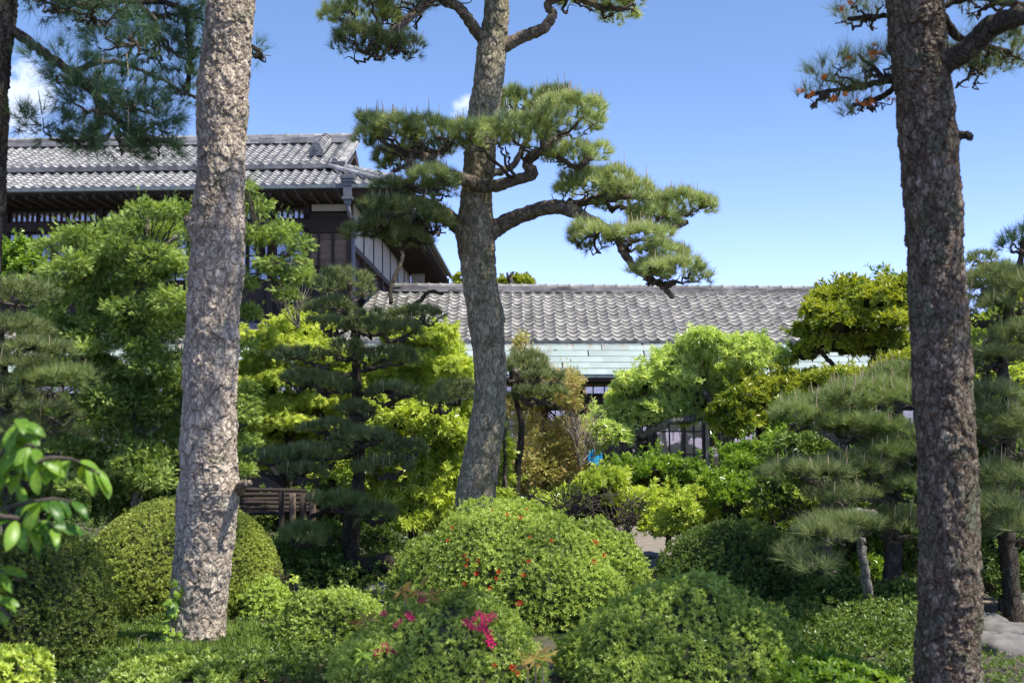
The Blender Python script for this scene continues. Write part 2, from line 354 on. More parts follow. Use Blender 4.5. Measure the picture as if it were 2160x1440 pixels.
# ------------------------------------------------------------------ leaves
def T_(v, f): return np.array(v, float), np.array(f, int)
LEAF = T_([(0,0,0),(.5,.42,.10),(0,1,-.04),(-.5,.42,.10)], [(0,1,2),(0,2,3)])
NEEDLE = T_([(-.5,0,0),(.5,0,0),(0,1,0)], [(0,1,2)])
def _spray():
    v, f = [], []
    def tri(a, d, l, w, z=0):
        a = np.array(a); d = np.array(d) / np.linalg.norm(d); n = np.array([-d[1], d[0]])
        p = [a - n * w, a + n * w, a + d * l]; k = len(v)
        for i, q in enumerate(p): v.append((q[0], q[1], z - .18 * (q[1] ** 2) - .12 * abs(q[0])))
        f.append((k, k + 1, k + 2))
    tri((0, 0), (0, 1), 1.0, .028)
    for i, t in enumerate((.12, .28, .44, .60, .76)):
        for sgn in (-1, 1):
            l = .52 * (1 - t * .55); tri((0, t), (sgn * .9, .75), l, .042)
            tri((sgn * .28 * l, t + .22 * l), (sgn * .25, 1), l * .5, .035)
    return T_(v, f)
SPRAY = _spray()
def _maple():
    v, f = [], []
    for a, l in ((0, 1), (.85, .85), (-.85, .85), (1.75, .55), (-1.75, .55)):
        d = np.array([math.sin(a), math.cos(a)]); n = np.array([-d[1], d[0]]); k = len(v)
        for q, z in ((d * 0 - n * .02, 0), (d * l * .45 + n * .13, .05), (d * l, -.1), (d * l * .45 - n * .13, .05)): v.append((q[0], q[1], z))
        f += [(k, k + 1, k + 2), (k, k + 2, k + 3)]
    return T_(v, f)
MAPLE = _maple()
def place(tmpl, P, D, N, L, Wd, var):
    """one copy of tmpl per row: D length direction, N upper side"""
    tv, tf = tmpl; D = norm(D); S = norm(np.cross(D, N)); N = np.cross(S, D)
    L = np.broadcast_to(L, len(P))[:, None, None]; Wd = np.broadcast_to(Wd, len(P))[:, None, None]
    V = P[:, None] + S[:, None] * tv[None, :, :1] * Wd + D[:, None] * tv[None, :, 1:2] * L + N[:, None] * tv[None, :, 2:] * L
    k = len(tv); Fc = tf[None] + (np.arange(len(P)) * k)[:, None, None]
    return V.reshape(-1, 3), Fc.reshape(-1, 3), np.repeat(var, k)
def whorls(P, D, n, L, Wd, lo, hi, stem, tmpl=LEAF, rng=RNG, shootvar=.5):
    """n leaves round each shoot P pointing along D"""
    N_ = len(P); D = norm(D); R = rng.normal(size=D.shape); A = norm(np.cross(D, R)); B = np.cross(D, A)
    Pi = np.repeat(P, n, 0); Di = np.repeat(D, n, 0); Ai = np.repeat(A, n, 0); Bi = np.repeat(B, n, 0)
    k = np.tile(np.arange(n), N_); az = k * 2.39996 + rng.normal(0, .3, N_ * n); el = lo + (hi - lo) * rng.random(N_ * n)
    dr = Di * np.cos(el)[:, None] + (Ai * np.cos(az)[:, None] + Bi * np.sin(az)[:, None]) * np.sin(el)[:, None]
    base = Pi + Di * (stem * (k / n) * rng.uniform(.6, 1.2, N_ * n))[:, None]
    nn = Di - dr * (Di * dr).sum(1, keepdims=True) + rng.normal(0, .42, dr.shape)
    var = np.repeat(rng.random(N_), n) * shootvar + rng.random(N_ * n) * (1 - shootvar)
    sz = rng.uniform(.7, 1.2, N_ * n)
    return place(tmpl, base, dr, nn, L * sz, Wd * sz, var)
def merge(parts):
    V, Fc, A, n = [], [], [], 0
    for v, f, a in parts: V.append(v); Fc.append(f + n); A.append(a); n += len(v)
    return np.vstack(V), np.vstack(Fc), np.concatenate(A)
_K = RNG.normal(size=(7, 3)); _PH = RNG.random(7) * 6.28
def wavy(P, f): return sum(np.sin(P @ (_K[i] * f) + _PH[i]) for i in range(7)) / 7 * 1.6
def shell(lobes, dens, depth=.2, zmin=-1., amp=.08, freq=6, cull=.82, rng=RNG):
    """points and normals in the outer skin of a union of ellipsoids (centre, radii)"""
    Ps, Ns = [], []
    for i, (c, r) in enumerate(lobes):
        c = np.array(c); r = np.array(r); area = 4 * np.pi * ((r[0]*r[1])**1.6/3 + (r[0]*r[2])**1.6/3 + (r[1]*r[2])**1.6/3) ** (1/1.6)
        n = int(dens * area) + 1; d = norm(rng.normal(size=(n, 3))); d = d[d[:, 2] > zmin]
        p = c + r * d; s = 1 + amp * wavy(p, freq) ; s *= 1 - depth * rng.random(len(d)) ** 1.7
        p = c + r * d * s[:, None]; nn = norm(d / r)
        keep = np.ones(len(p), bool)
        for j, (c2, r2) in enumerate(lobes):
            if j != i: keep &= (((p - np.array(c2)) / np.array(r2)) ** 2).sum(1) > cull ** 2
        Ps.append(p[keep]); Ns.append(nn[keep])
    return np.vstack(Ps), np.vstack(Ns)
def stray(P, N, frac, lo, hi, step=3, up=.5, rng=RNG):
    """some shoots run out past the clipped surface, leafy along their length; thin patches stay open"""
    keep = rng.random(len(P)) < np.clip(1.15 + .9 * wavy(P + 3.3, 7), .42, 1)
    P, N = P[keep], N[keep]; k = rng.random(len(P)) < frac; A, B = P[k], norm(N[k] + UP * up + rng.normal(0, .3, N[k].shape)); ext = lo + (hi - lo) * rng.random((len(A), 1)) ** 2
    outP = [P] + [A + B * ext * (q + 1) / step for q in range(step)]; outN = [N] + [B] * step
    return np.vstack(outP), np.vstack(outN)
def leaf_obj(name, parts, mat, parent):
    V, Fc, A = merge(parts); o = mesh_np(name, V, Fc, mat, None, {'v': A}); return adopt(parent, o)
def _stuff(o): o['kind'] = 'stuff'; return o
def core_obj(lobes, parent, scale=.8, name='dark_core'):  # added solid core; its dark colour stands for shade inside the bush
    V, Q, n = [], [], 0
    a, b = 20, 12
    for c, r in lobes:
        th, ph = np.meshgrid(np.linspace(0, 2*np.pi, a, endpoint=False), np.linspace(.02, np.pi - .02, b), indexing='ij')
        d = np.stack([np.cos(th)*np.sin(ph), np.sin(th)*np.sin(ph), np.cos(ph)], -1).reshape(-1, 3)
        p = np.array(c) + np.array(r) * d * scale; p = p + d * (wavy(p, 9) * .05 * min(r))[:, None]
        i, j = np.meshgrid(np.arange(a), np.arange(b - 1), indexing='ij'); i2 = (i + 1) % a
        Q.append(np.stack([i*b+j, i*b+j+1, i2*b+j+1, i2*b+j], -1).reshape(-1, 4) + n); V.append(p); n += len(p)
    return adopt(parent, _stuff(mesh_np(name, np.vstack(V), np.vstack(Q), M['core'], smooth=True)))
def lobe(x, y, d, rx, ry, rz=None):
    """ellipsoid centred at pixel x, y, depth d, half width rx and half height ry in pixels, half depth rz metres"""
    s = PX(d); return (tuple(W(x, y, d)), (rx * s, rz if rz else rx * s * .8, ry * s))

# ------------------------------------------------------------------ plants
UP = np.array([0, 0, 1.])
def mound(name, label, cat, lobes, mat, dens=1300, L=.028, Wd=.013, n=7, amp=.05, depth=.12, group=None, core=.86, zmin=-.5, cull=.82, lo=.5, hi=1.25, freq=7, upb=.35, stem=.02, extra=None):
    c0 = lobes[0][0]; root = empty(name, (c0[0], c0[1], 0), label, cat, group)
    P, N = shell(lobes, dens, depth, zmin, amp, freq, cull)
    keep = P[:, 2] > .02; P, N = P[keep], N[keep]; P, N = stray(P, N, .035 if amp > .05 else .012, .02, .11 if amp > .05 else .05)
    D = norm(N + UP * upb + RNG.normal(0, .3, N.shape))
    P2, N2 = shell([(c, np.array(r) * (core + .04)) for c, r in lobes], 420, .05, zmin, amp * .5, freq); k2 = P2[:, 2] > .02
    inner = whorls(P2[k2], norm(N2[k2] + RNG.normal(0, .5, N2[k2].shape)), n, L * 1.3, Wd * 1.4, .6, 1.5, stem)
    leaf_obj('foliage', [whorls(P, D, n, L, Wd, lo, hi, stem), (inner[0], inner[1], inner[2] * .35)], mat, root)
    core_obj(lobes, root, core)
    ts = TubeSet()
    for c, r in lobes[:3]:
        for k in range(5):
            a = RNG.random() * 6.28; ts.add([(c[0] + .05 * math.cos(a), c[1] + .05 * math.sin(a), -.05), (c[0] + r[0]*.3*math.cos(a), c[1] + r[1]*.3*math.sin(a), max(c[2] - r[2]*.3, .1))], [.02, .012], 6, 5)
    ts.build('stems', M['twig'], root)
    return root
def needles_pad(lb, dens, L, wd, n, zmin=-.35, candle=.12, clen=.10, upb=1.0, mat=None, parent=None, depth=.4, cand_mat=None, amp=.14, split=True):
    P, N = shell([lb] if isinstance(lb[0][0], (int, float, np.floating)) else lb, dens, depth, zmin, amp, 5)
    D = norm(N * .8 + UP * upb + RNG.normal(0, .35, N.shape))
    o = leaf_obj('foliage_pad', [whorls(P, D, n, L, wd, .18, 1.25, .05, NEEDLE)], mat, parent)
    if candle:
        k = (RNG.random(len(P)) < candle) & (N[:, 2] > .1)
        if k.any():
            Pc = P[k]; nc = len(Pc); ln = RNG.uniform(.5, 1.4, nc) * clen
            tips = Pc + (UP + RNG.normal(0, .10, Pc.shape)) * (ln + L * .55)[:, None]
            V, Q, m = [], [], 0
            for a, b in zip(Pc, tips):
                v, q = bare_tube([a, a*.35 + b*.65, b], [.004, .0042, .002], 4, 3); V.append(v); Q.append(q + m); m += len(v)
            cn = mesh_np('candles', np.vstack(V), np.vstack(Q), cand_mat or M['candle']); cn['kind'] = 'stuff'; adopt(parent, cn); 
    return P
def twigs_into(ts, anchor, lb, k=6, r0=.02, wob=.02):
    c, r = np.array(lb[0]), np.array(lb[1]); anchor = np.array(anchor, float)
    for i in range(k):
        a = 2 * np.pi * (i + RNG.random() * .7) / k; e = c + r * np.array([math.cos(a) * .78, math.sin(a) * .78, RNG.uniform(-.35, .25)])
        mid = (anchor + e) / 2 + np.array([0, 0, -.25 * r[2]]) + RNG.normal(0, .10 * r[0], 3)
        m2 = mid * .45 + e * .55 + RNG.normal(0, .10 * r[0], 3)
        ts.add([anchor, mid, m2, e], [r0, r0 * .75, r0 * .55, r0 * .3], 6, 12, wob)
        for q in range(2):
            b = m2 + (e - m2) * RNG.random(); f = b + RNG.normal(0, .3, 3) * r + np.array([0, 0, r[2] * .4]); ts.add([b, (b+f)/2 + RNG.normal(0, .02, 3), f], [r0 * .4, r0*.3, r0 * .15], 5, 6)

exec_sections = []
# ================================================================== GROUND
def ground_z(X, Y): return .035 * np.sin(X * 1.3 + .5) * np.cos(Y * .9) + .02 * np.sin(X * 3.1 + Y * 2.3)
def soil_mat():
    m, t, p, out = new_mat('garden_soil'); p.inputs['Roughness'].default_value = .95
    g = _node(t, 'ShaderNodeTexCoord'); n = _node(t, 'ShaderNodeTexNoise'); n.inputs['Scale'].default_value = 1.3; n.inputs['Detail'].default_value = 10; n.inputs['Roughness'].default_value = .7
    t.links.new(g.outputs['Object'], n.inputs[0]); r = _node(t, 'ShaderNodeValToRGB'); t.links.new(n.outputs[0], r.inputs[0])
    e = r.color_ramp.elements; e[0].position = .35; e[0].color = (.035, .045, .02, 1); e[1].position = .65; e[1].color = (.11, .09, .06, 1)
    x = e.new(.5); x.color = (.07, .065, .035, 1)
    t.links.new(r.outputs[0], p.inputs['Base Color'])
    n2 = _node(t, 'ShaderNodeTexNoise'); n2.inputs['Scale'].default_value = 25; n2.inputs['Detail'].default_value = 8; t.links.new(g.outputs['Object'], n2.inputs[0])
    b = _node(t, 'ShaderNodeBump'); b.inputs['Distance'].default_value = .04; b.inputs['Strength'].default_value = .8; t.links.new(n2.outputs[0], b.inputs['Height']); t.links.new(b.outputs[0], p.inputs['Normal'])
    return m
M['soil'] = soil_mat()
xs = np.concatenate([np.linspace(-600, -14, 12), np.linspace(-13, 13, 105), np.linspace(14, 600, 12)])
ys = np.concatenate([np.linspace(-300, 2, 8), np.linspace(3, 30, 109), np.linspace(32, 900, 14)])
gx, gy = np.meshgrid(xs, ys, indexing='ij'); gz = ground_z(gx, gy) * ((np.abs(gx) < 14) & (gy > 2) & (gy < 31))
i, j = np.meshgrid(np.arange(len(xs) - 1), np.arange(len(ys) - 1), indexing='ij'); nb = len(ys)
gr = mesh_np('ground', np.stack([gx, gy, gz], -1).reshape(-1, 3), np.stack([i*nb+j, (i+1)*nb+j, (i+1)*nb+j+1, i*nb+j+1], -1).reshape(-1, 4), M['soil'], smooth=True)
gr['kind'] = 'structure'
M['sand'] = solid('sandy_path', (.27, .23, .18), .95, (.17, .14, .105), 14, bump=.6)
def sheet(name, pts, width, mat, dz=.03):
    """a winding strip on the ground"""
    c = spline([(*p, 0) for p in pts], 60); T = norm(np.gradient(c, axis=0)); S = np.stack([T[:, 1], -T[:, 0], T[:, 2] * 0], -1)
    k = np.linspace(-1, 1, 9); wv = width * (1 + .18 * np.sin(np.arange(60) * .9) + .1 * np.sin(np.arange(60) * 2.3))
    V = c[:, None] + S[:, None] * (k[None, :, None] * wv[:, None, None] / 2); V[..., 2] = ground_z(V[..., 0], V[..., 1]) + dz - .05 * np.abs(k[None]) ** 6
    i, j = np.meshgrid(np.arange(59), np.arange(8), indexing='ij')
    o = mesh_np(name, V.reshape(-1, 3), np.stack([i*9+j, i*9+j+1, (i+1)*9+j+1, (i+1)*9+j], -1).reshape(-1, 4), mat, smooth=True); o['kind'] = 'structure'; return o
sheet('path', [(9, 11.5), (5.4, 12.9), (3.6, 15.6), (2.5, 18.5), (2.3, 21.5), (2.6, 25), (2.0, 27)], 1.5, M['sand'])
sheet('sandy_patch', [(-5.4, 17.2), (-3.6, 15.2), (-2.4, 14.2), (-1.6, 13.6)], .95, M['sand'])

# ================================================================== HOUSES
TILE = solid('silver_grey_clay_tile', (.35, .34, .32), .75, (.23, .225, .21), 5, bump=.25, spec=.12, rand=.34)
TILE_W = solid('weathered_clay_tile', (.31, .295, .265), .78, (.18, .17, .15), 4, bump=.3, spec=.12, rand=.36)
def copper_mat():
    m, t, p, out = new_mat('verdigris_copper'); p.inputs['Roughness'].default_value = .6; p.inputs['Specular IOR Level'].default_value = .3
    g = _node(t, 'ShaderNodeTexCoord'); n = _node(t, 'ShaderNodeTexNoise'); n.inputs['Scale'].default_value = 3; n.inputs['Detail'].default_value = 8
    mp = _node(t, 'ShaderNodeMapping'); mp.inputs['Scale'].default_value = (1, .35, 1); t.links.new(g.outputs['Object'], mp.inputs[0]); t.links.new(mp.outputs[0], n.inputs[0])
    r = _node(t, 'ShaderNodeValToRGB'); t.links.new(n.outputs[0], r.inputs[0]); e = r.color_ramp.elements
    e[0].position = .3; e[0].color = (.28, .34, .305, 1); e[1].position = .7; e[1].color = (.36, .415, .375, 1)
    oi = _node(t, 'ShaderNodeObjectInfo'); hs = _node(t, 'ShaderNodeHueSaturation'); mm = _node(t, 'ShaderNodeMapRange'); mm.inputs['To Min'].default_value = .88; mm.inputs['To Max'].default_value = 1.1
    t.links.new(oi.outputs['Random'], mm.inputs[0]); t.links.new(mm.outputs[0], hs.inputs['Value']); t.links.new(r.outputs[0], hs.inputs['Color'])
    # rusty run marks where tile water drips on the top courses
    at = _node(t, 'ShaderNodeAttribute', attribute_name='v'); n2 = _node(t, 'ShaderNodeTexNoise'); n2.inputs['Scale'].default_value = 1; n2.inputs['Detail'].default_value = 5
    mp2 = _node(t, 'ShaderNodeMapping'); mp2.inputs['Scale'].default_value = (9, .5, 1)
    av = _node(t, 'ShaderNodeVectorMath', operation='ADD'); t.links.new(g.outputs['Object'], av.inputs[0]); t.links.new(oi.outputs['Location'], av.inputs[1])
    t.links.new(av.outputs[0], mp2.inputs[0]); t.links.new(mp2.outputs[0], n2.inputs[0])
    mu = _node(t, 'ShaderNodeMapRange'); mu.inputs['From Min'].default_value = .52; mu.inputs['From Max'].default_value = .68; t.links.new(n2.outputs[0], mu.inputs[0])
    m2 = _node(t, 'ShaderNodeMath', operation='MULTIPLY'); t.links.new(mu.outputs[0], m2.inputs[0]); t.links.new(at.outputs['Fac'], m2.inputs[1])
    mx = _node(t, 'ShaderNodeMix', data_type='RGBA'); mx.inputs[7].default_value = (.30, .17, .10, 1); t.links.new(m2.outputs[0], mx.inputs[0]); t.links.new(hs.outputs[0], mx.inputs[6])
    t.links.new(mx.outputs[2], p.inputs['Base Color'])
    return m
COPPER = copper_mat()
COPPER_PLAIN = solid('dull_copper_gutter', (.16, .20, .19), .5, (.09, .10, .10), 9, spec=.5)
WOOD_DARK = solid('dark_weathered_wood', (.045, .033, .026), .8, (.025, .019, .016), 6, stretch=(1, 1, 14), bump=.3)
WOOD_BEAM = solid('dark_beam_wood', (.075, .055, .042), .8, (.035, .027, .022), 5, stretch=(12, 12, 1), bump=.3)
WOOD_BROWN = solid('brown_board_wood', (.20, .145, .10), .8, (.10, .07, .05), 4, stretch=(1.5, 1, 22), bump=.3, rand=.2)
WOOD_GREY = solid('grey_weathered_wood', (.26, .22, .17), .85, (.13, .11, .085), 4, stretch=(2, 2, 2), bump=.3, rand=.25)
PLASTER = solid('cream_plaster', (.46, .44, .36), .9, (.36, .34, .28), 3, bump=.1)
PAPER = solid('cream_shoji_paper', (.70, .61, .43), .8, (.58, .51, .36), 2)
CURTAIN = solid('brown_red_curtain', (.16, .055, .03), .9, (.09, .03, .02), 5, stretch=(10, 10, 1))
METAL_DARK = solid('grey_metal_downpipe', (.13, .13, .135), .45, (.08, .08, .085), 12, spec=.5)
def glass_mat():
    m, t, p, out = new_mat('window_glass')
    p.inputs['Base Color'].default_value = (.9, .95, .95, 1); p.inputs['Roughness'].default_value = .03
    gl = _node(t, 'ShaderNodeBsdfGlossy'); gl.inputs['Roughness'].default_value = .02; tr = _node(t, 'ShaderNodeBsdfTransparent')
    fr = _node(t, 'ShaderNodeFresnel'); fr.inputs[0].default_value = 1.5
    a = _node(t, 'ShaderNodeMath', operation='MULTIPLY_ADD'); a.inputs[1].default_value = 1.6; a.inputs[2].default_value = .08; t.links.new(fr.outputs[0], a.inputs[0])
    ms = _node(t, 'ShaderNodeMixShader'); t.links.new(a.outputs[0], ms.inputs[0]); t.links.new(tr.outputs[0], ms.inputs[1]); t.links.new(gl.outputs[0], ms.inputs[2]); t.links.new(ms.outputs[0], out.inputs[0])
    return m
GLASS = glass_mat()

def tile_profile(w):
    t = np.linspace(0, 1, 10); z = np.where(t < .62, -.026 * np.sin(np.pi * t / .62), .034 * np.sin(np.pi * (t - .62) / .38))
    return t * w, z
def tile_arrays(w, L, lip=.028, drop=0):
    """an S-shaped pan tile: x across, y up the slope, front edge at y=0"""
    x, z = tile_profile(w); n = len(x)
    V = [(a, 0, b + lip) for a, b in zip(x, z)] + [(a, L * 1.04, b) for a, b in zip(x, z)] + [(a, 0, b - .006 - drop if not drop else -.012 - drop) for a, b in zip(x, z)]
    Fc = []
    for k in range(n - 1): Fc += [(k, k + 1, n + k + 1, n + k), (2 * n + k, 2 * n + k + 1, k + 1, k)]
    V += [(x[-1] + .012, 0, z[-1] - .01), (x[-1] + .012, L * 1.04, z[-1] - .03)]; m = 3 * n
    Fc += [(n - 1, m, m + 1, 2 * n - 1)]
    return np.array(V), np.array(Fc)
def tile_field(parent, w, L, cols, rows, origin, slope, mat, keep=None, best=None, drop=.07, budget=300, zlift=0, name='roof_tile'):
    """origin: eave start in parent space; slope radians; keep(i,j) drops tiles; best(i,j) ranks those built singly"""
    V, Q = tile_arrays(w, L); Ve, Qe = tile_arrays(w, L, .028, drop)
    me = bpy.data.meshes.new('roof_tile'); me.from_pydata([tuple(v) for v in V], [], [tuple(map(int, q)) for q in Q]); me.materials.append(mat)
    mee = bpy.data.meshes.new('eave_tile'); mee.from_pydata([tuple(v) for v in Ve], [], [tuple(map(int, q)) for q in Qe]); mee.materials.append(mat)
    for q in (me, mee): q.polygons.foreach_set('use_smooth', [True] * len(q.polygons)); q.set_sharp_from_angle(angle=.6)
    cells = [(a, b) for a in range(cols) for b in range(rows) if keep is None or keep(a, b)]
    cells.sort(key=lambda c: best(*c) if best else 0)
    R = Matrix.Rotation(slope, 4, 'X'); rr = random.Random(5)
    rv, rq, n = [], [], 0
    for idx, (a, b) in enumerate(cells):
        Mx = Matrix.Translation(Vector(origin)) @ R @ Matrix.Translation((a * w, b * L, rr.uniform(-.003, .003))) @ Matrix.Rotation(rr.uniform(-.012, .012), 4, 'Z') @ Matrix.Rotation(rr.uniform(-.015, .015), 4, 'X')
        if idx < budget:
            o = bpy.data.objects.new(name, mee if b == 0 else me); C.objects.link(o); o.parent = parent; o.matrix_local = Mx
        else:
            vv, qq = (Ve, Qe) if b == 0 else (V, Q); A = np.array(Mx); rv.append(vv @ A[:3, :3].T + A[:3, 3]); rq.append(qq + n); n += len(vv)
    if rv:
        o = mesh_np('far_roof_tiles', np.vstack(rv), np.vstack(rq), mat, parent, smooth=True); o.data.set_sharp_from_angle(angle=.6); o['kind'] = 'stuff'
def ridge(parent, a, b, mat, layers=4, width=.34, h=.05, capw=.10, seg=.28, name='ridge_cap'):
    """flat tiles stacked under a row of half-round caps, from a to b"""
    a, b = Vector(a), Vector(b); t = (b - a); L = t.length; t.normalize(); sd = t.cross(Vector((0, 0, 1))).normalized(); up = sd.cross(t)
    rr = random.Random(3)
    for k in range(layers):
        mb = MB(); w_ = width * (1 - .08 * k); n = max(2, int(L / (seg * 1.15)))
        for i in range(n):
            s0, s1 = (i + .5 * (k % 2)) * L / n, (i + .5 * (k % 2) + .985) * L / n; s1 = min(s1, L)
            if s0 >= L: continue
            z0 = k * h; j = rr.uniform(-.004, .004)
            Mx = Matrix((sd, t, up)).transposed().to_4x4(); Mx.translation = a
            mb.box(-w_/2 + j, w_/2 + j, s0, s1, z0, z0 + h * .86, Mx)
        o = mb.build('flat_ridge_tiles', mat, parent); o['kind'] = 'stuff'
    n = max(2, int(L / seg)); s = L / n; ns = 8
    V = []; Fc = []
    prof = [(0, 1.0), (.82, 1.0), (.82, 1.22), (1.0, 1.22)]
    for (y, r) in prof:
        for q in range(ns + 1):
            an = np.pi * q / ns; V.append((math.cos(an) * capw * r, y * s, math.sin(an) * capw * 1.1 * r))
    for p_ in range(3):
        for q in range(ns): e = p_ * (ns + 1) + q; Fc.append((e, e + 1, e + ns + 2, e + ns + 1))
    k = len(V); V += [(0, 0, 0), (0, s, 0)]
    for q in range(ns): Fc += [(k, q + 1, q), (k + 1, 3 * (ns + 1) + q, 3 * (ns + 1) + q + 1)]
    me = bpy.data.meshes.new(name); me.from_pydata(V, [], Fc); me.materials.append(mat)
    Mx = Matrix((sd, t, up)).transposed().to_4x4()
    for i in range(n):
        o = bpy.data.objects.new(name, me); C.objects.link(o); o.parent = parent
        M2 = Mx.copy(); M2.translation = a + t * (i * s) + up * (layers * h - .012); o.matrix_local = M2
def demon_tile(parent, at, mat, w=.34):
    """dark end ornament of a descending ridge"""
    mb = MB(); prof = [(-.5, 0), (-.5, .45), (-.36, .62), (-.3, .85), (-.12, 1), (.12, 1), (.3, .85), (.36, .62), (.5, .45), (.5, 0)]
    v = [(x * w, -.05, z * w) for x, z in prof] + [(x * w, .05, z * w) for x, z in prof]; n = len(prof)
    f = [tuple(range(n)), tuple(range(2 * n - 1, n - 1, -1))] + [(i, i + n, (i + 1) % n + n, (i + 1) % n) for i in range(n)]
    mb.add([Vector(p) for p in v], f); mb.box(-.12 * w, .12 * w, -.1, -.05, .35 * w, .7 * w)
    o = mb.build('ridge_end_tile', mat, parent, bevel=.01); o.location = at; return o

# ------------------------------------------------ the long low house
low = empty('single_storey_house', (-12.0, 29.6, 0), 'long single storey wooden house with grey wave tiled roof and pale green copper lower roof', 'house')
LX = lambda x: x + 12.0                       # world X to house X
LY = lambda y: y - 29.6
sl = math.radians(26.5); EY, EZ = LY(29.75), W(1120, 717, 29.75).z       # tile eave
tw, tl = .262, .245; ncol = int(22.6 / tw); nrow = 14
roof = MB(); run = nrow * tl * math.cos(sl); rise = nrow * tl * math.sin(sl)
x835 = LX(W(832, 610, 33).x)
HX0 = -3.75 + 12   # house corner in low-house x
roof.add([(x, y, z) for (x, y, z) in ((HX0+.02, EY+.02, EZ - .03), (22.6, EY+.02, EZ - .03), (22.6, EY + run, EZ + rise - .03), (HX0+.02, EY + run, EZ + rise - .03),
                                        (22.6, EY + 2 * run, EZ - .03), (HX0+.02, EY + 2 * run, EZ - .03), (0, EY+.02, EZ - .03), (HX0+.02, EY + .9*1.25, EZ + .45*1.25 - .03), (0, EY + .9*1.25, EZ + .45*1.25 - .03))],
         [(0, 1, 2, 3), (3, 2, 4, 5), (6, 0, 7, 8)])
lroof = roof.build('roof', TILE_W, low)
lroof2 = empty('tiles_holder') if False else lroof
def low_keep(a, b):
    x = a * tw
    return x > HX0 + .02 or b < 5
def low_best(a, b):
    x = a * tw - 12; return abs(x - 3.2) + b * .0 + (8 if x < -3 else 0)
tile_field(lroof, tw, tl, ncol, nrow, (0, EY, EZ), sl, TILE_W, low_keep, low_best, drop=.06, budget=300)
ridge(lroof, (x835, EY + run, EZ + rise - .01), (22.6, EY + run, EZ + rise - .01 - .10), TILE_W, layers=3, h=.052, capw=.075, seg=.30)
# copper lower roof, single sheets in courses
cy0, cy1 = LY(28.2), LY(30.05); cz0, cz1 = zY(790, 28.2), zY(716, 30.05)
cl = math.hypot(cy1 - cy0, cz1 - cz0); csl = math.atan2(cz1 - cz0, cy1 - cy0); nr = 6; pl = cl / nr; pw = .64
cop = MB().add([(0, cy0, cz0 - .04), (22.6, cy0, cz0 - .04), (22.6, cy1, cz1 - .04), (0, cy1, cz1 - .04)], [(0, 1, 2, 3)]).build('copper_roof', COPPER_PLAIN, low)
V = [(0, 0, .014), (pw * .992, 0, .014), (pw * .992, pl * 1.03, 0), (0, pl * 1.03, 0), (0, 0, -.006), (pw * .992, 0, -.006)]
meshes = []
for row in range(nr):
    me = bpy.data.meshes.new('copper_sheet'); me.from_pydata(V, [], [(0, 1, 2, 3), (4, 5, 1, 0), (4, 0, 3), (1, 5, 2)]); me.materials.append(COPPER)
    a = me.attributes.new('v', 'FLOAT', 'POINT'); hi = {nr - 1: (.9, .9, 1, 1, .9, .9), nr - 2: (.1, .1, .9, .9, .1, .1)}.get(row, (0,) * 6); a.data.foreach_set('value', hi); meshes.append(me)
rr = random.Random(9)
for row in range(nr):
    for c_ in range(int(22.6 / pw)):
        o = bpy.data.objects.new('copper_sheet', meshes[row]); C.objects.link(o); o.parent = cop
        o.matrix_local = Matrix.Translation((0, cy0, cz0)) @ Matrix.Rotation(csl, 4, 'X') @ Matrix.Translation((c_ * pw + (row % 2) * pw * .5 + rr.uniform(-.03, .03), row * pl, rr.uniform(0, .003))) @ Matrix.Rotation(rr.uniform(-.006, .006), 4, 'X')
MB().box(0, 22.6, cy0 - .05, cy0 - .01, cz0 - .07, cz0 - .015).build('eave_edge', COPPER_PLAIN, low)
WY = LY(29.45)                                # front wall plane
MB().box(0, 22.6, cy0 + .02, WY + .35, cz0 - .14, cz0 - .09).build('soffit', WOOD_DARK, low)
MB().box(0, 22.6, WY + .12, WY + .2, 0, cz0 + .10).box(0, 22.6, cy1 - .01, cy1 + .08, cz1 - .6, EZ + .12).box(0, 22.6, WY + 4.5, WY + 4.6, 0, EZ).box(22.5, 22.6, WY + .2, WY + 4.5, 0, EZ).build('wall', WOOD_DARK, low)
def wpt(x, y, wy=None):                      # pixel to house x, z on the wall plane
    p = W(x, y, 29.45 / math.cos(TILT) * 1.0); k = 29.45 / p.y; q = Vector((0, 0, EYE)) + (p - Vector((0, 0, EYE))) * k
    return q.x + 12, q.z
_, zt1 = wpt(0, 806); _, zt0 = wpt(0, 832); _, zb1 = wpt(0, 860); _, zf = wpt(0, 1005)
MB().box(0, 22.6, WY - .02, WY + .1, zt1 + .02, cz0 - .1).build('lintel', WOOD_DARK, low)
MB().box(0, 22.6, WY - .03, WY + .1, zb1, zt0 - .03).build('mid_beam', WOOD_DARK, low)
MB().box(0, 22.6, WY - .10, WY + .1, zf - .25, zf).build('sill_beam', WOOD_BEAM, low)
for k in range(13):
    x = .55 + k * 1.82; MB().box(x, x + .12, WY - .05, WY + .09, 0, cz0 - .1).build('post', WOOD_DARK, low)
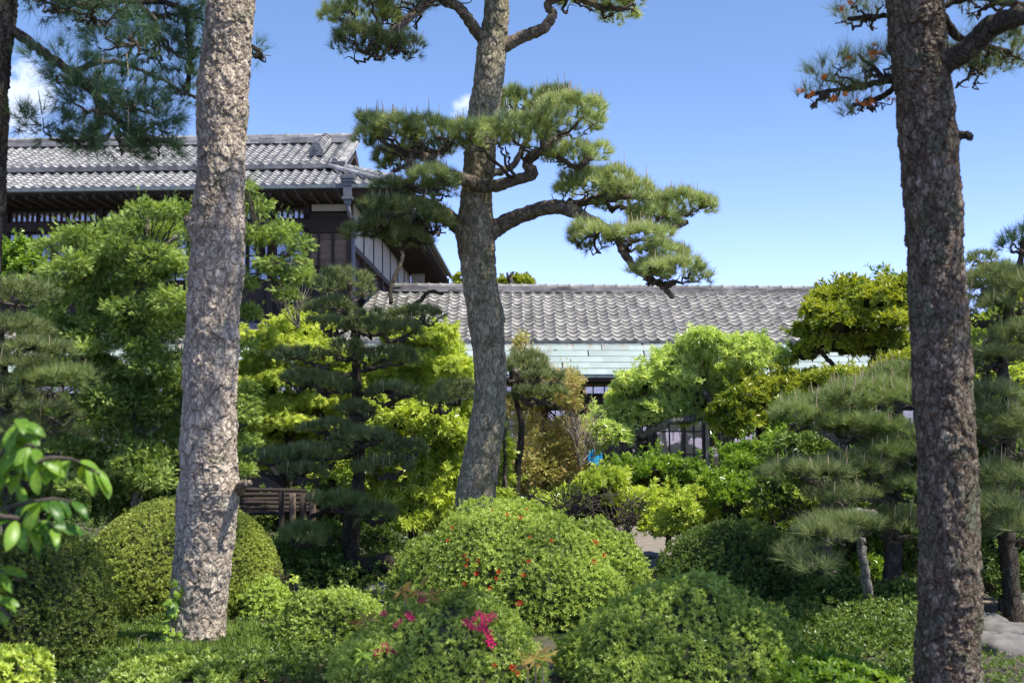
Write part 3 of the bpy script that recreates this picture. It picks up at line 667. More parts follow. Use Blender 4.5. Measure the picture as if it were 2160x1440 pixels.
def window(parent, name, x0, x1, z0, z1, y, nx, nz_, back, fr=.03, framemat=WOOD_DARK, bars=.012, glass=True):
    """frame with bars, the panel behind the glass and the glass itself"""
    mb = MB().box(x0, x1, y - .02, y + .02, z0, z0 + fr).box(x0, x1, y - .02, y + .02, z1 - fr, z1).box(x0, x0 + fr, y - .02, y + .02, z0 + fr, z1 - fr).box(x1 - fr, x1, y - .02, y + .02, z0 + fr, z1 - fr)
    for k in range(1, nx): xx = x0 + (x1 - x0) * k / nx; mb.box(xx - bars, xx + bars, y - .015, y + .015, z0 + fr, z1 - fr)
    for k in range(1, nz_): zz = z0 + (z1 - z0) * k / nz_; mb.box(x0 + fr, x1 - fr, y - .013, y + .013, zz - bars, zz + bars)
    o = mb.build(name, framemat, parent)
    if back: MB().box(x0 + fr, x1 - fr, y + .045, y + .055, z0 + fr, z1 - fr).build('panel', back, o)
    if glass: MB().box(x0 + fr, x1 - fr, y + .022, y + .026, z0 + fr, z1 - fr).build('pane', GLASS, o)
    return o
for k in range(12):
    x = .67 + k * 1.82; window(low, 'transom_window', x + .2, x + 1.5, zt0, zt1, WY + .03, 5, 1, PAPER, .03)
for k in range(12):
    x = .67 + k * 1.82
    if k in (7, 8): continue
    window(low, 'sliding_door', x + .02, x + .84, zf, zb1 - .02, WY + .03, 3, 4, PAPER if k in (6, 9, 10) else WOOD_DARK, .04)
    window(low, 'sliding_door', x + .86, x + 1.68, zf, zb1 - .02, WY + .06, 3, 4, PAPER if k in (5, 9,) else WOOD_DARK, .04)
# the bay with cream panels seen between the trees
def bay(px0, px1, mat_, nx, nz_, yo, label=None, fr=.04):
    x0, _ = wpt(px0, 0); x1, _ = wpt(px1, 0); o = window(low, 'sliding_door', x0, x1, zf, zb1 - .02, WY + yo, nx, nz_, mat_, fr, WOOD_BEAM, .014)
    if label: o['label'] = label
bay(1253, 1322, WOOD_GREY, 5, 4, .03); bay(1324, 1372, WOOD_DARK, 4, 4, .06); bay(1374, 1432, PAPER, 2, 3, .03, 'door with cream paper panel'); bay(1433, 1474, PAPER, 2, 3, .06); bay(1475, 1487, PAPER, 1, 1, .03, fr=.02)
bay(1488, 1505, CURTAIN, 1, 1, .03, 'narrow door with brown red curtain', fr=.015); bay(1506, 1516, PLASTER, 1, 1, .03, fr=.012)

# ------------------------------------------------ the two storey house
A = math.radians(1.6)
corner = W(748, 480, 31.0)
hs_ = empty('two_storey_house', (corner.x, corner.y, 0), 'two storey dark timber house with stacked grey tiled hip and gable roof', 'house', rot=(0, math.radians(-.45), -A))
HM = (Matrix.Translation(hs_.location) @ hs_.rotation_euler.to_matrix().to_4x4()); HI = HM.inverted()
def hp(x, y, ly=0., axis='y'):
    """pixel to house-local point on the plane local y = ly (or local x = ly)"""
    o = HI @ Vector((0, 0, EYE)); p = HI @ W(x, y, 30); d = p - o; k = (ly - (o.y if axis == 'y' else o.x)) / (d.y if axis == 'y' else d.x)
    return o + d * k
OV = 1.22                                     # eave overhang
ez = hp(640, 389, -OV).z; s1 = math.radians(24)
WL = -13.0; DEP = 13.5
w2, l2 = .236, .205
# skirt roof
n1 = 8; run1 = n1 * l2 * math.cos(s1); rise1 = n1 * l2 * math.sin(s1)
er = OV
sk = MB().add([(WL, -OV, ez - .03), (er, -OV, ez - .03), (er - run1, -OV + run1, ez + rise1 - .03), (WL, -OV + run1, ez + rise1 - .03),
               (er, DEP + OV, ez - .03), (er - run1, DEP + OV - run1, ez + rise1 - .03)], [(0, 1, 2, 3), (1, 4, 5, 2)]).build('hip_roof', TILE, hs_)
c1 = int((er - WL) / w2)
x0_ = er - c1 * w2
tile_field(sk, w2, l2, c1, n1, (x0_, -OV, ez), s1, TILE, lambda a, b: x0_ + (a + 1) * w2 < er - b * l2 * math.cos(s1) + .08, lambda a, b: -a, drop=.05, budget=130)
# right hand slope of the skirt roof, seen only along its edge
ss = MB(); 
for k in range(int((DEP + 2 * OV) / .24)):
    y = -OV + k * .24; ss.box(er - .32, er + .02, y + .01, y + .235, ez - .02, ez + .035 + .012 * (k % 2))
so = ss.build('side_eave_tiles', TILE, sk); so['kind'] = 'stuff'
# hip ridge from the upper roof down to the corner
ridge(sk, (er - .02, -OV + .02, ez + .06), (er - run1 * 1.02, -OV + run1 * 1.02, ez + rise1 + .03), TILE, layers=1, width=.2, h=.05, capw=.085, seg=.26, name='hip_ridge_cap')
ridge(sk, (er - .34, -OV + .1, ez + .06), (er - run1 * 1.0 - .32, -OV + run1 * .92 , ez + rise1 + .03), TILE, layers=1, width=.16, h=.05, capw=.06, seg=.26, name='hip_ridge_cap')
# upper gable roof
s2 = math.radians(25); n2 = 12
GY = .12; gz_ = hp(640, 346, GY).z; run2 = n2 * l2 * math.cos(s2); rise2 = n2 * l2 * math.sin(s2)
verge = hp(708, 345, GY).x + .12
vt = hp(757, 290, GY + run2).x
ur = MB().add([(WL, GY, gz_ - .03), (verge, GY, gz_ - .03), (verge, GY + run2, gz_ + rise2 - .03), (WL, GY + run2, gz_ + rise2 - .03), (verge, GY + 2 * run2, gz_ - .03), (WL, GY + 2 * run2, gz_ - .03)], [(0, 1, 2, 3), (3, 2, 4, 5)]).build('upper_roof', TILE, hs_)
c2 = int((verge - WL) / w2); x2_ = verge - c2 * w2
tile_field(ur, w2, l2, c2, n2, (x2_, GY, gz_), s2, TILE, None, lambda a, b: -a, drop=.09, budget=170)
ridge(ur, (WL, GY + run2, gz_ + rise2), (verge + .05, GY + run2, gz_ + rise2), TILE, layers=4, h=.05, capw=.075, seg=.36)
# descending ridge and verge caps
dsc = verge - .72
ridge(ur, (dsc, GY + .72, gz_ + .72 * math.tan(s2) + .05), (dsc, GY + run2 - .1, gz_ + rise2 + .02), TILE, layers=2, width=.30, h=.06, capw=.10, seg=.22, name='descending_ridge_cap')
demon_tile(ur, (dsc, GY + .66, gz_ + .70 * math.tan(s2) + .02), METAL_DARK, .36)
ridge(ur, (verge - .14, GY + .0, gz_ + .03), (verge - .14, GY + run2, gz_ + rise2 + .03), TILE, layers=1, width=.2, h=.04, capw=.075, seg=.22, name='verge_cap')
# verge edge tiles stepping down the gable
vb = MB(); R2 = Matrix.Translation((verge - .05, GY, gz_)) @ Matrix.Rotation(s2, 4, 'X')
for k in range(n2 + 1): vb.box(-.02, .16, k * l2, k * l2 + l2 * .97, -.06, .055, R2)
vo = vb.build('verge_tiles', TILE, ur); vo['kind'] = 'stuff'
# barge board, gable wall, the band of packing tiles under the upper eave
R3 = Matrix.Translation((verge, GY, gz_)) @ Matrix.Rotation(s2, 4, 'X')
R4 = Matrix.Translation((verge, GY + 2 * run2, gz_)) @ Matrix.Rotation(-s2, 4, 'X')
MB().box(-.06, .02, 0, run2 / math.cos(s2), -.32, -.07, R3).box(-.06, .02, -run2 / math.cos(s2), 0, -.32, -.07, R4).build('barge_board', WOOD_BEAM, ur)
MB().add([(verge - .5, GY + .3, ez + rise1 - .3), (verge - .5, GY + 2 * run2 - .3, ez + rise1 - .3), (verge - .5, GY + 2 * run2 - .3, gz_ - .1), (verge - .5, GY + run2, gz_ + rise2 - .1), (verge - .5, GY + .3, gz_ - .1)], [(0, 1, 2, 3, 4)]).build('gable_wall', WOOD_DARK, hs_)
bt = MB()
for r_ in range(3):
    z = ez + rise1 + .02 + r_ * .075
    for k in range(int(-WL / .3) + 2):
        xx = WL + k * .3 + (r_ % 2) * .15
        if xx + .3 < verge - .1: bt.box(xx, xx + .295, GY + .10 + r_ * .03, GY + .5, z, z + .066)
bo = bt.build('flat_band_tiles', TILE_W, ur); bo['kind'] = 'stuff'
MB().box(WL, verge - .2, GY + .45, GY + .55, ez + rise1 - .3, gz_ + .1).build('upper_fascia', WOOD_DARK, hs_)
# gutter and hooks
gut = MB().bar((WL, -OV - .07, ez - .075), (er + .05, -OV - .07, ez - .075), .11, .07).bar((er + .09, -OV, ez - .075), (er + .09, DEP + OV, ez - .075), .11, .07).build('gutter', COPPER_PLAIN, hs_)
hk = MB()
for k in range(14):
    x = er - .4 - k * 1.0; hk.bar((x, -OV - .05, ez - .11), (x + .08, -OV + .2, ez - .26), .012, .012)
hk.build('gutter_hooks', METAL_DARK, gut)['kind'] = 'stuff'
# soffit with rafters
MB().box(WL, er - .03, -OV + .04, 0, ez - .16, ez - .12).box(.0, er - .03, 0.002, DEP + OV, ez - .16, ez - .12).build('soffit', WOOD_DARK, hs_)
sr = MB()
for k in range(44): x = er - .1 - k * .32; sr.box(x - .03, x + .03, -OV + .06, -.01, ez - .24, ez - .165)
for k in range(48): y = .1 + k * .32; sr.box(.02, er - .06, y - .03, y + .03, ez - .24, ez - .165)
sr.build('rafters', WOOD_BEAM, hs_)['kind'] = 'stuff'
MB().box(.02, er + .0, DEP + OV - .1, DEP + OV - .02, ez - .34, ez - .1).build('end_board', WOOD_BEAM, hs_)
# walls
MB().box(WL, -.02, .1, .2, 2.5, ez - .1).build('wall', WOOD_DARK, hs_)
MB().box(-.2, -.10, .2, DEP, 2.5, ez - .1).build('side_wall', WOOD_DARK, hs_)
for px in (10, 210, 400, 570, 648): 
    x = hp(px, 500, 0).x; MB().box(x - .07, x + .07, -.02, .095, 4, ez - .2).build('post', WOOD_DARK, hs_)
MB().box(-.14, .0, -.03, .10, 3.2, ez - .18).build('corner_post', WOOD_BEAM, hs_)
zz = lambda y: hp(640, y, 0).z
MB().box(WL, -.145, -.03, .095, zz(432), zz(410)).build('head_beam', WOOD_DARK, hs_)
MB().box(WL, -.145, -.035, .095, zz(482), zz(463)).build('mid_beam', WOOD_DARK, hs_)
def hwin(name, xa, xb, ya, yb, nx, nz_, back, ly=.05, bars=.012):
    return window(hs_, name, hp(xa, ya, 0).x, hp(xb, ya, 0).x, zz(yb), zz(ya), ly, nx, nz_, back, .03, WOOD_DARK, bars)
for xa, xb in ((-70, 8), (22, 78), (80, 140), (142, 203), (222, 282), (284, 344), (346, 398), (412, 470), (472, 530), (582, 642)): hwin('transom_window', xa, xb, 438, 462, 5, 1, PAPER, bars=.022)
for xa, xb in ((-75, -5), (14, 60), (62, 108), (110, 158), (160, 204), (222, 280), (282, 340), (342, 396), (412, 465), (467, 520), (522, 566), (580, 640)): hwin('sliding_window', xa, xb, 484, 590, 2, 4, PAPER if xa in (580, 522) else WOOD_DARK, .06)
b0, b1 = hp(658, 430, 0), hp(738, 446, 0); MB().box(b0.x, b1.x, -.01, .09, zz(446), zz(424)).build('plaster_strip', PLASTER, hs_)
# boarded shutter box
for k in range(5):
    za, zb = zz(560) + (zz(492) - zz(560)) * k / 5, zz(560) + (zz(492) - zz(560)) * (k + .97) / 5
    MB().box(hp(652, 500, 0).x, -.145, .02, .08, za, zb).build('board', WOOD_BROWN, hs_, bevel=.004)
MB().box(hp(640, 500, 0).x, -.145, -.02, .06, zz(491), zz(450)).build('shutter_box', WOOD_DARK, hs_)
for px in (672, 702): x = hp(px, 500, 0).x; MB().box(x - .03, x + .03, -.02, .019, zz(562), zz(491)).build('batten', WOOD_DARK, hs_)
# side wall: plaster panels between posts
zs0, zs1 = hp(758, 513, 0).z + .0, hp(758, 436, 0).z
MB().box(-.10, .03, .1, DEP, zs0 - .14, zs0).build('side_beam', WOOD_BEAM, hs_)
MB().box(-.10, .03, .1, DEP, zs1 + .2, zs1 + .38).build('side_head_beam', WOOD_BEAM, hs_)
for k in range(7):
    y = .1 + k * 1.85
    MB().box(-.08, .0, y + .14, y + 1.74, zs0, zs1 + .2).build('plaster_panel', PLASTER, hs_)
    MB().box(-.10, .02, y, y + .12, 3, zs0 - .14).build('side_post', WOOD_BEAM, hs_)
    MB().box(-.10, .02, y + 1.742, y + 1.86, zs0, zs1 + .2).build('side_post', WOOD_BEAM, hs_)
# ornate rain head and downpipe
rh = hp(735, 372, -OV + .05)
rhm = MB()
for z0, z1, w in ((0, -.10, .34), (-.10, -.17, .30), (-.17, -.26, .24), (-.26, -.52, .20), (-.52, -.58, .26), (-.58, -.68, .15)):
    rhm.box(rh.x - w/2, rh.x + w/2, rh.y - w*.4 - .1, rh.y + w*.4 - .1, rh.z + z1 + .0005, rh.z + z0)
rhm.build('rain_head', METAL_DARK, hs_, bevel=.012)
pip = TubeSet(); a0 = Vector((rh.x, rh.y - .1, rh.z - .66)); a1 = hp(757, 472, .0); a1 = Vector((.03, -.07, a1.z))
V, Q = bare_tube([a0, a0 + Vector((.03, .1, -.25)), a1 + Vector((-.05, -.1, .15)), a1, a1 + Vector((0, 0, -.5)), a1 + Vector((0, 0, -3.2))], [.05] * 6, 10, 30)
mesh_np('downpipe', V, Q, METAL_DARK, hs_, smooth=True)
# white trim at the back of the side wall and the lower rear roof
e0 = hp(850, 585, DEP - 1, 'y'); MB().box(.1, .55, DEP - 1.1, DEP - 1, e0.z - 1.0, e0.z + .4).build('rear_plaster_panel', PLASTER, hs_)

# ================================================================== TREES
def limb(pts, d=None):
    return [W(*(p if len(p) == 3 else (*p, d))) for p in pts]
def pine(label, trunk, d, limbs, pads, bark, needle, group=None, base=None, amp=.016, cell=.1, seg=110, rows=330, lumps=(), seed=1, L=.10, wd=.0045, n=46, dens=205, candle=.10, clen=.11,
         shrink=1, limbbark='bark_limb', twigmat='twig', stretch=.55, tilt_bottom=None, name='pine_tree', upb=1.0, zmin=-.35, padamp=.14):
    P = [W(x, y, d if len(q) == 0 else q[0]) for x, y, w, *q in trunk]; R = [w * .93 * PX(d) / 2 for x, y, w, *q in trunk]
    if base is None:
        b = P[0]; base = Vector((b.x + .02, b.y, 0))
    if P[0].z > .06: P = [Vector((base.x, base.y, -.06))] + P; R = [R[0] * 1.28] + R
    root = empty(name, (base.x, base.y, 0), label, 'tree', group)
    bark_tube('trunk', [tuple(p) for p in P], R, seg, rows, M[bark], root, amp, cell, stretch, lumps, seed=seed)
    ts = TubeSet()
    for i, (pts, w0, w1, *dd) in enumerate(limbs):
        pp = limb(pts, dd[0] if dd else d); rr_ = np.linspace(w0, w1, len(pp)) * PX(d) / 2
        Ln = sum((b - a).length for a, b in zip(pp, pp[1:]))
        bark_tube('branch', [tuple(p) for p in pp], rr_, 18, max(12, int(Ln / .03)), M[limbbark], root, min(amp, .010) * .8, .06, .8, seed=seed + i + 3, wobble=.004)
    for pd in pads:
        (x, y, pdp, rx, ry), rest = pd[:5], pd[5:]; rx *= shrink; ry *= shrink
        rz = rest[0] if rest and rest[0] else rx * PX(pdp) * .85
        anc = rest[1] if len(rest) > 1 and rest[1] else (x, y + ry * .8)
        opt = rest[2] if len(rest) > 2 else {}
        lb = lobe(x, y, pdp, rx, ry, rz)
        aw = W(anc[0], anc[1], anc[2] if len(anc) > 2 else pdp)
        # a pad is several overlapping tufty clumps rather than one ellipsoid
        c, r = np.array(lb[0]), np.array(lb[1]); subs = [(c, r * np.array([.8, .8, .8]))]
        k = max(3, int(rx / 22))
        for q in range(k * 2):
            a = RNG.random() * 6.28; ra = RNG.uniform(.45, .95)
            subs.append((c + r * np.array([math.cos(a) * ra, math.sin(a) * ra, RNG.uniform(-.35, .35)]), np.array([min(r[0], .34) * RNG.uniform(.4, .75), min(r[1], .34) * RNG.uniform(.4, .75), r[2] * RNG.uniform(.4, .62)])))
        needles_pad(subs, opt.get('dens', dens), opt.get('L', L), wd, opt.get('n', n), mat=M[opt.get('mat', needle)], parent=root, candle=opt.get('candle', candle), clen=clen, upb=upb, zmin=zmin, amp=padamp)
        twigs_into(ts, aw, (c - np.array([0, 0, r[2] * .35]), r * np.array([.95, .95, .7])), max(4, int(rx / 14)), .021 * (pdp / 14), .014)
    ts.build('twigs', M[twigmat], root)
    return root

# ---- centre pine
pine('tall pine with curved grey trunk rising from the red azalea mound, centre of the garden',
     [(1001, 1150, 86), (1003, 1050, 82), (1019, 950, 79), (1032, 860, 72), (1034, 770, 68), (1024, 680, 74), (1013, 590, 74), (1006, 530, 78), (1003, 480, 80), (1004, 430, 70), (1008, 380, 66), (1015, 310, 66), (1022, 240, 66), (1030, 170, 63), (1038, 100, 62), (1044, 50, 54), (1047, 0, 50), (1052, -120, 44), (1050, -330, 34), (1030, -560, 20)], 14,
     [([(985, 500), (950, 462), (915, 440, 13.8), (880, 425, 13.6), (845, 420, 13.4), (815, 435, 13.3)], 34, 16),
      ([(1025, 500), (1060, 472), (1110, 452, 13.9), (1170, 437, 13.7), (1215, 450, 13.6), (1260, 475, 13.5), (1300, 500, 13.5)], 36, 18),
      ([(1170, 437, 13.7), (1215, 430, 13.8), (1260, 420, 13.9), (1330, 415, 14), (1400, 425, 14)], 18, 8),
      ([(1300, 500, 13.5), (1320, 540, 13.4), (1360, 580, 13.3), (1395, 600, 13.3), (1418, 625, 13.2)], 15, 8),
      ([(1300, 500, 13.5), (1360, 480, 13.6), (1420, 480, 13.7), (1450, 470, 13.8)], 15, 7),
      ([(1012, 395, 13.85), (985, 380, 13.7), (940, 368, 13.6), (910, 355, 13.5), (900, 335, 13.4), (875, 325, 13.4), (865, 345, 13.4), (875, 375, 13.4), (850, 392, 13.3)], 24, 12),
      ([(900, 335, 13.4), (925, 322, 13.4), (945, 300, 13.4), (920, 290, 13.4)], 12, 6),
      ([(1010, 395, 13.85), (1045, 392, 13.7), (1085, 380, 13.6), (1122, 368, 13.5), (1112, 345, 13.5), (1122, 325, 13.5), (1150, 312, 13.5), (1175, 290, 13.5)], 26, 14),
      ([(1150, 312, 13.5), (1190, 340, 13.5), (1215, 352, 13.4), (1250, 325, 13.4)], 11, 6),
      ([(1025, 370, 14.1), (1080, 350, 14.3), (1110, 290, 14.5), (1120, 250, 14.6)], 14, 8),
      ([(1018, 85), (990, 45, 13.8), (960, 10, 13.7), (920, -5, 13.6), (885, 20, 13.5), (850, 50, 13.4), (835, 90, 13.4)], 24, 12),
      ([(885, 20, 13.5), (820, 70, 13.5), (770, 65, 13.5), (715, 40, 13.5)], 12, 6), ([(835, 90, 13.4), (800, 120, 13.4), (760, 110, 13.4)], 9, 5),
      ([(1062, 100), (1100, 78, 14), (1145, 60, 13.9), (1165, 30, 13.9), (1155, 10, 13.9), (1200, -10, 13.9), (1270, 15, 13.9)], 24, 12),
      ([(1047, -60), (1120, -130, 13.5), (1230, -190, 12.8), (1330, -200, 12.2)], 24, 10), ([(1045, -110), (950, -180, 13.4), (850, -230, 12.8), (760, -240, 12.3)], 24, 10), ([(1050, -300, 14), (1120, -370, 13), (1200, -420, 12)], 18, 8)],
     [(835, 285, 13.4, 70, 34, .55, (875, 322, 13.4)), (925, 290, 13.3, 58, 34, .5, (930, 318, 13.4)), (790, 272, 13.6, 32, 26, .35, (860, 325, 13.4)),
      (1025, 290, 13.15, 55, 34, .40, (1085, 380, 13.6)), (1110, 285, 13.4, 60, 40, .5, (1112, 345, 13.5)), (1195, 255, 13.6, 62, 48, .55, (1175, 290, 13.5)), (1210, 330, 13.4, 50, 24, .4, (1215, 350, 13.4)), (1160, 215, 14.6, 40, 24, .4, (1120, 250, 14.6)), (1090, 225, 14.7, 35, 26, .4, (1120, 250, 14.6)),
      (905, 385, 13.2, 50, 26, .4, (850, 392, 13.3)), (850, 345, 13.9, 48, 30, .4, (865, 345, 13.4)), (830, 405, 13.3, 35, 20, .3, (845, 420, 13.4), {'mat': 'needle_dark'}),
      (845, 460, 13.3, 78, 42, .5, (845, 430, 13.4), {'mat': 'needle_dark', 'dens': 210}), (798, 488, 13.4, 42, 26, .4, (820, 470, 13.4), {'mat': 'needle_dark'}), (872, 515, 13.8, 44, 20, .35, (870, 500, 13.7), {'mat': 'needle_dark'}), (925, 478, 13.6, 32, 18, .3, (900, 490, 13.6), {'mat': 'needle_dark'}), (925, 400, 13.9, 42, 18, .3, (905, 430, 13.8)),
      (1245, 400, 13.8, 72, 36, .5, (1215, 430, 13.8)), (1325, 420, 13.7, 62, 34, .45, (1290, 440, 13.8)), (1440, 440, 13.9, 58, 30, .42, (1400, 450, 14)), (1380, 462, 13.6, 55, 28, .42, (1360, 480, 13.6)), (1258, 505, 13.5, 50, 30, .4, (1265, 480, 13.5)),
      (1355, 505, 13.3, 60, 30, .4, (1320, 520, 13.4)), (1405, 540, 13.2, 45, 26, .35, (1370, 575, 13.3)), (1440, 580, 13.2, 48, 28, .38, (1400, 600, 13.3)), (1380, 575, 13.1, 35, 22, .3, (1380, 590, 13.3)),
      (770, 30, 13.5, 80, 38, .6, (800, 70, 13.5)), (760, 90, 13.4, 55, 30, .45, (790, 110, 13.4), {'mat': 'needle_dark'}), (840, 105, 13.4, 38, 24, .3, (835, 90, 13.4), {'mat': 'needle_dark'}), (870, -10, 13.5, 70, 38, .5, (885, 20, 13.5)), (940, -20, 13.7, 55, 26, .4, (930, 0, 13.6)),
      (1230, -10, 13.9, 60, 32, .5, (1200, -10, 13.9)), (1310, 12, 13.9, 42, 26, .4, (1270, 15, 13.9)),
      (1330, -205, 12.2, 60, 30, .4, None, {'candle': 0, 'dens': 150}), (760, -250, 12.3, 140, 60, 1.1, None, {'candle': 0, 'dens': 150}), (1180, -430, 12.2, 190, 70, 1.5, None, {'candle': 0, 'dens': 150}), (950, -560, 13.5, 160, 80, 1.3, None, {'candle': 0, 'dens': 150})],
     'bark_mid', 'needle', base=Vector((W(1001, 1150, 14).x, W(1001, 1150, 14).y, 0)), amp=.0125, cell=.06, seg=110, rows=420,
     lumps=[(W(955, 480, 13.9), .15, .03), (W(1062, 660, 13.95), .13, .03), (W(1035, 950, 13.8), .12, .03)], seed=2, candle=.14, clen=.12)

# ---- left foreground pine: bare trunk, base in view
pine('bare pinkish grey pine trunk at left, ivy at its foot and lichen near the top',
     [(398, 1390, 178), (408, 1368, 142), (413, 1340, 124), (425, 1200, 122), (437, 1090, 126), (442, 1025, 133), (440, 950, 119), (442, 820, 116), (447, 700, 115), (457, 560, 113), (461, 470, 115), (464, 400, 105), (467, 300, 102), (470, 200, 107), (480, 90, 98), (488, 0, 96), (498, -160, 88), (505, -400, 70), (500, -700, 40)], 10.2,
     [([(500, 1040), (512, 1022, 10), (528, 1018, 9.95)], 22, 10), ([(412, 490), (400, 470, 10.1), (396, 460, 10.1)], 22, 12),
      ([(505, -330), (620, -420, 9.5), (760, -460, 9.0), (900, -480, 8.6)], 30, 12), ([(500, -420), (380, -480, 9.6), (230, -520, 9.3), (80, -520, 9)], 30, 12), ([(502, -250), (560, -300, 9.5), (600, -320, 8.6), (640, -330, 7.8)], 26, 12)],
     [(900, -520, 8.7, 200, 80, 1.0, None), (640, -420, 8.0, 180, 70, .9, None), (60, -560, 9, 220, 80, 1.1, None), (480, -760, 10, 240, 110, 1.2, None)],
     'bark_left', 'needle_dark', base=Vector((W(410, 1380, 10.2).x, W(410, 1380, 10.2).y, 0)), amp=.0135, cell=.068, seg=160, rows=760,
     lumps=[(W(455, 1020, 10.0), .14, .03), (W(500, 1030, 10.15), .08, .03), (W(405, 470, 10.1), .09, .04), (W(430, 740, 10), .07, -.02), (W(512, 235, 10.2), .10, .02)], seed=5, candle=0, dens=120, stretch=.6)

# ---- right foreground pine
pine('thick rusty flaking pine trunk at right with lichen, crossing the whole height',
     [(1995, 1500, 150), (1998, 1440, 138), (2003, 1300, 133), (2002, 1100, 125), (1994, 900, 123), (1983, 700, 124), (1971, 500, 118), (1957, 300, 124), (1950, 200, 118), (1943, 150, 119), (1934, 60, 118), (1930, 0, 118), (1920, -150, 108), (1905, -400, 86), (1880, -700, 50)], 8.5,
     [([(1960, 170, 8.5), (2000, 130, 8.4), (2045, 100, 8.3), (2085, 60, 8.2), (2130, 40, 8.1), (2190, 30, 8.0), (2300, 0, 7.9)], 46, 32), ([(1975, 15, 8.5), (2000, 55, 8.6), (2035, 88, 8.7), (2060, 95, 8.8), (2130, 110, 8.9)], 18, 10),
      ([(1985, 20, 8.5), (2010, 5, 8.5), (2060, -5, 8.4), (2120, 5, 8.4), (2160, 12, 8.4)], 14, 10), ([(2010, 290, 8.5), (2035, 285, 8.45), (2048, 290, 8.45)], 16, 9),
      ([(1900, 165, 8.6), (1850, 175, 8.7), (1800, 185, 8.8), (1740, 195, 8.9), (1700, 205, 8.9)], 14, 5), ([(1895, 175, 8.6), (1870, 200, 8.7), (1830, 215, 8.7), (1800, 222, 8.7)], 9, 4), ([(1890, 30, 8.6), (1850, 35, 8.7), (1790, 40, 8.8)], 10, 5), ([(1870, 170, 8.7), (1840, 140, 8.8), (1810, 115, 8.9)], 7, 4),
      ([(1910, -200), (1780, -300, 8.0), (1600, -360, 7.6), (1420, -380, 7.2)], 34, 12), ([(1905, -300), (2050, -380, 8), (2250, -400, 7.6)], 34, 12), ([(1900, -420), (1850, -500, 7.6), (1800, -560, 6.8)], 28, 12)],
     [(1790, 150, 8.8, 75, 32, .3, (1820, 180, 8.8), {'dens': 85, 'n': 34, 'L': .13}), (1740, 200, 8.9, 50, 22, .25, (1740, 195, 8.9), {'dens': 80, 'n': 30, 'L': .13}), (1830, 215, 8.7, 50, 22, .25, (1830, 215, 8.7), {'dens': 75, 'n': 30, 'L': .13}), (1860, 130, 8.8, 45, 28, .25, (1860, 165, 8.7), {'dens': 80, 'n': 32, 'L': .13}),
      (1820, 25, 8.8, 65, 26, .3, (1830, 36, 8.8), {'dens': 90, 'n': 34, 'L': .13}), (2090, 120, 8.9, 75, 30, .4, (2080, 100, 8.9), {'dens': 120, 'L': .12}), (2050, 160, 8.9, 40, 18, .2, (2050, 140, 8.9), {'dens': 80, 'L': .14}), (2080, 0, 8.6, 70, 20, .3, None, {'dens': 70, 'L': .12}),
      (1420, -420, 7.3, 230, 90, 1.0, None, {'mat': 'needle_dark', 'L': .10}), (1680, -400, 7.6, 190, 80, .8, None, {'mat': 'needle_dark', 'L': .10}), (2260, -420, 7.6, 240, 100, 1.0, None, {'mat': 'needle_dark', 'L': .10}), (1800, -620, 6.9, 280, 120, 1.1, None, {'mat': 'needle_dark', 'L': .10}), (2350, -40, 7.9, 160, 60, .7, None, {'mat': 'needle_dark', 'L': .10})],
     'bark_right', 'needle_dark', base=Vector((W(1998, 1480, 8.5).x, W(1998, 1480, 8.5).y, 0)), amp=.0145, cell=.07, seg=150, rows=700,
     lumps=[(W(1950, 200, 8.5), .12, .02), (W(2015, 290, 8.5), .08, .03)], seed=9, candle=0, dens=120, wd=.0028, stretch=.55, limbbark='bark_dark')

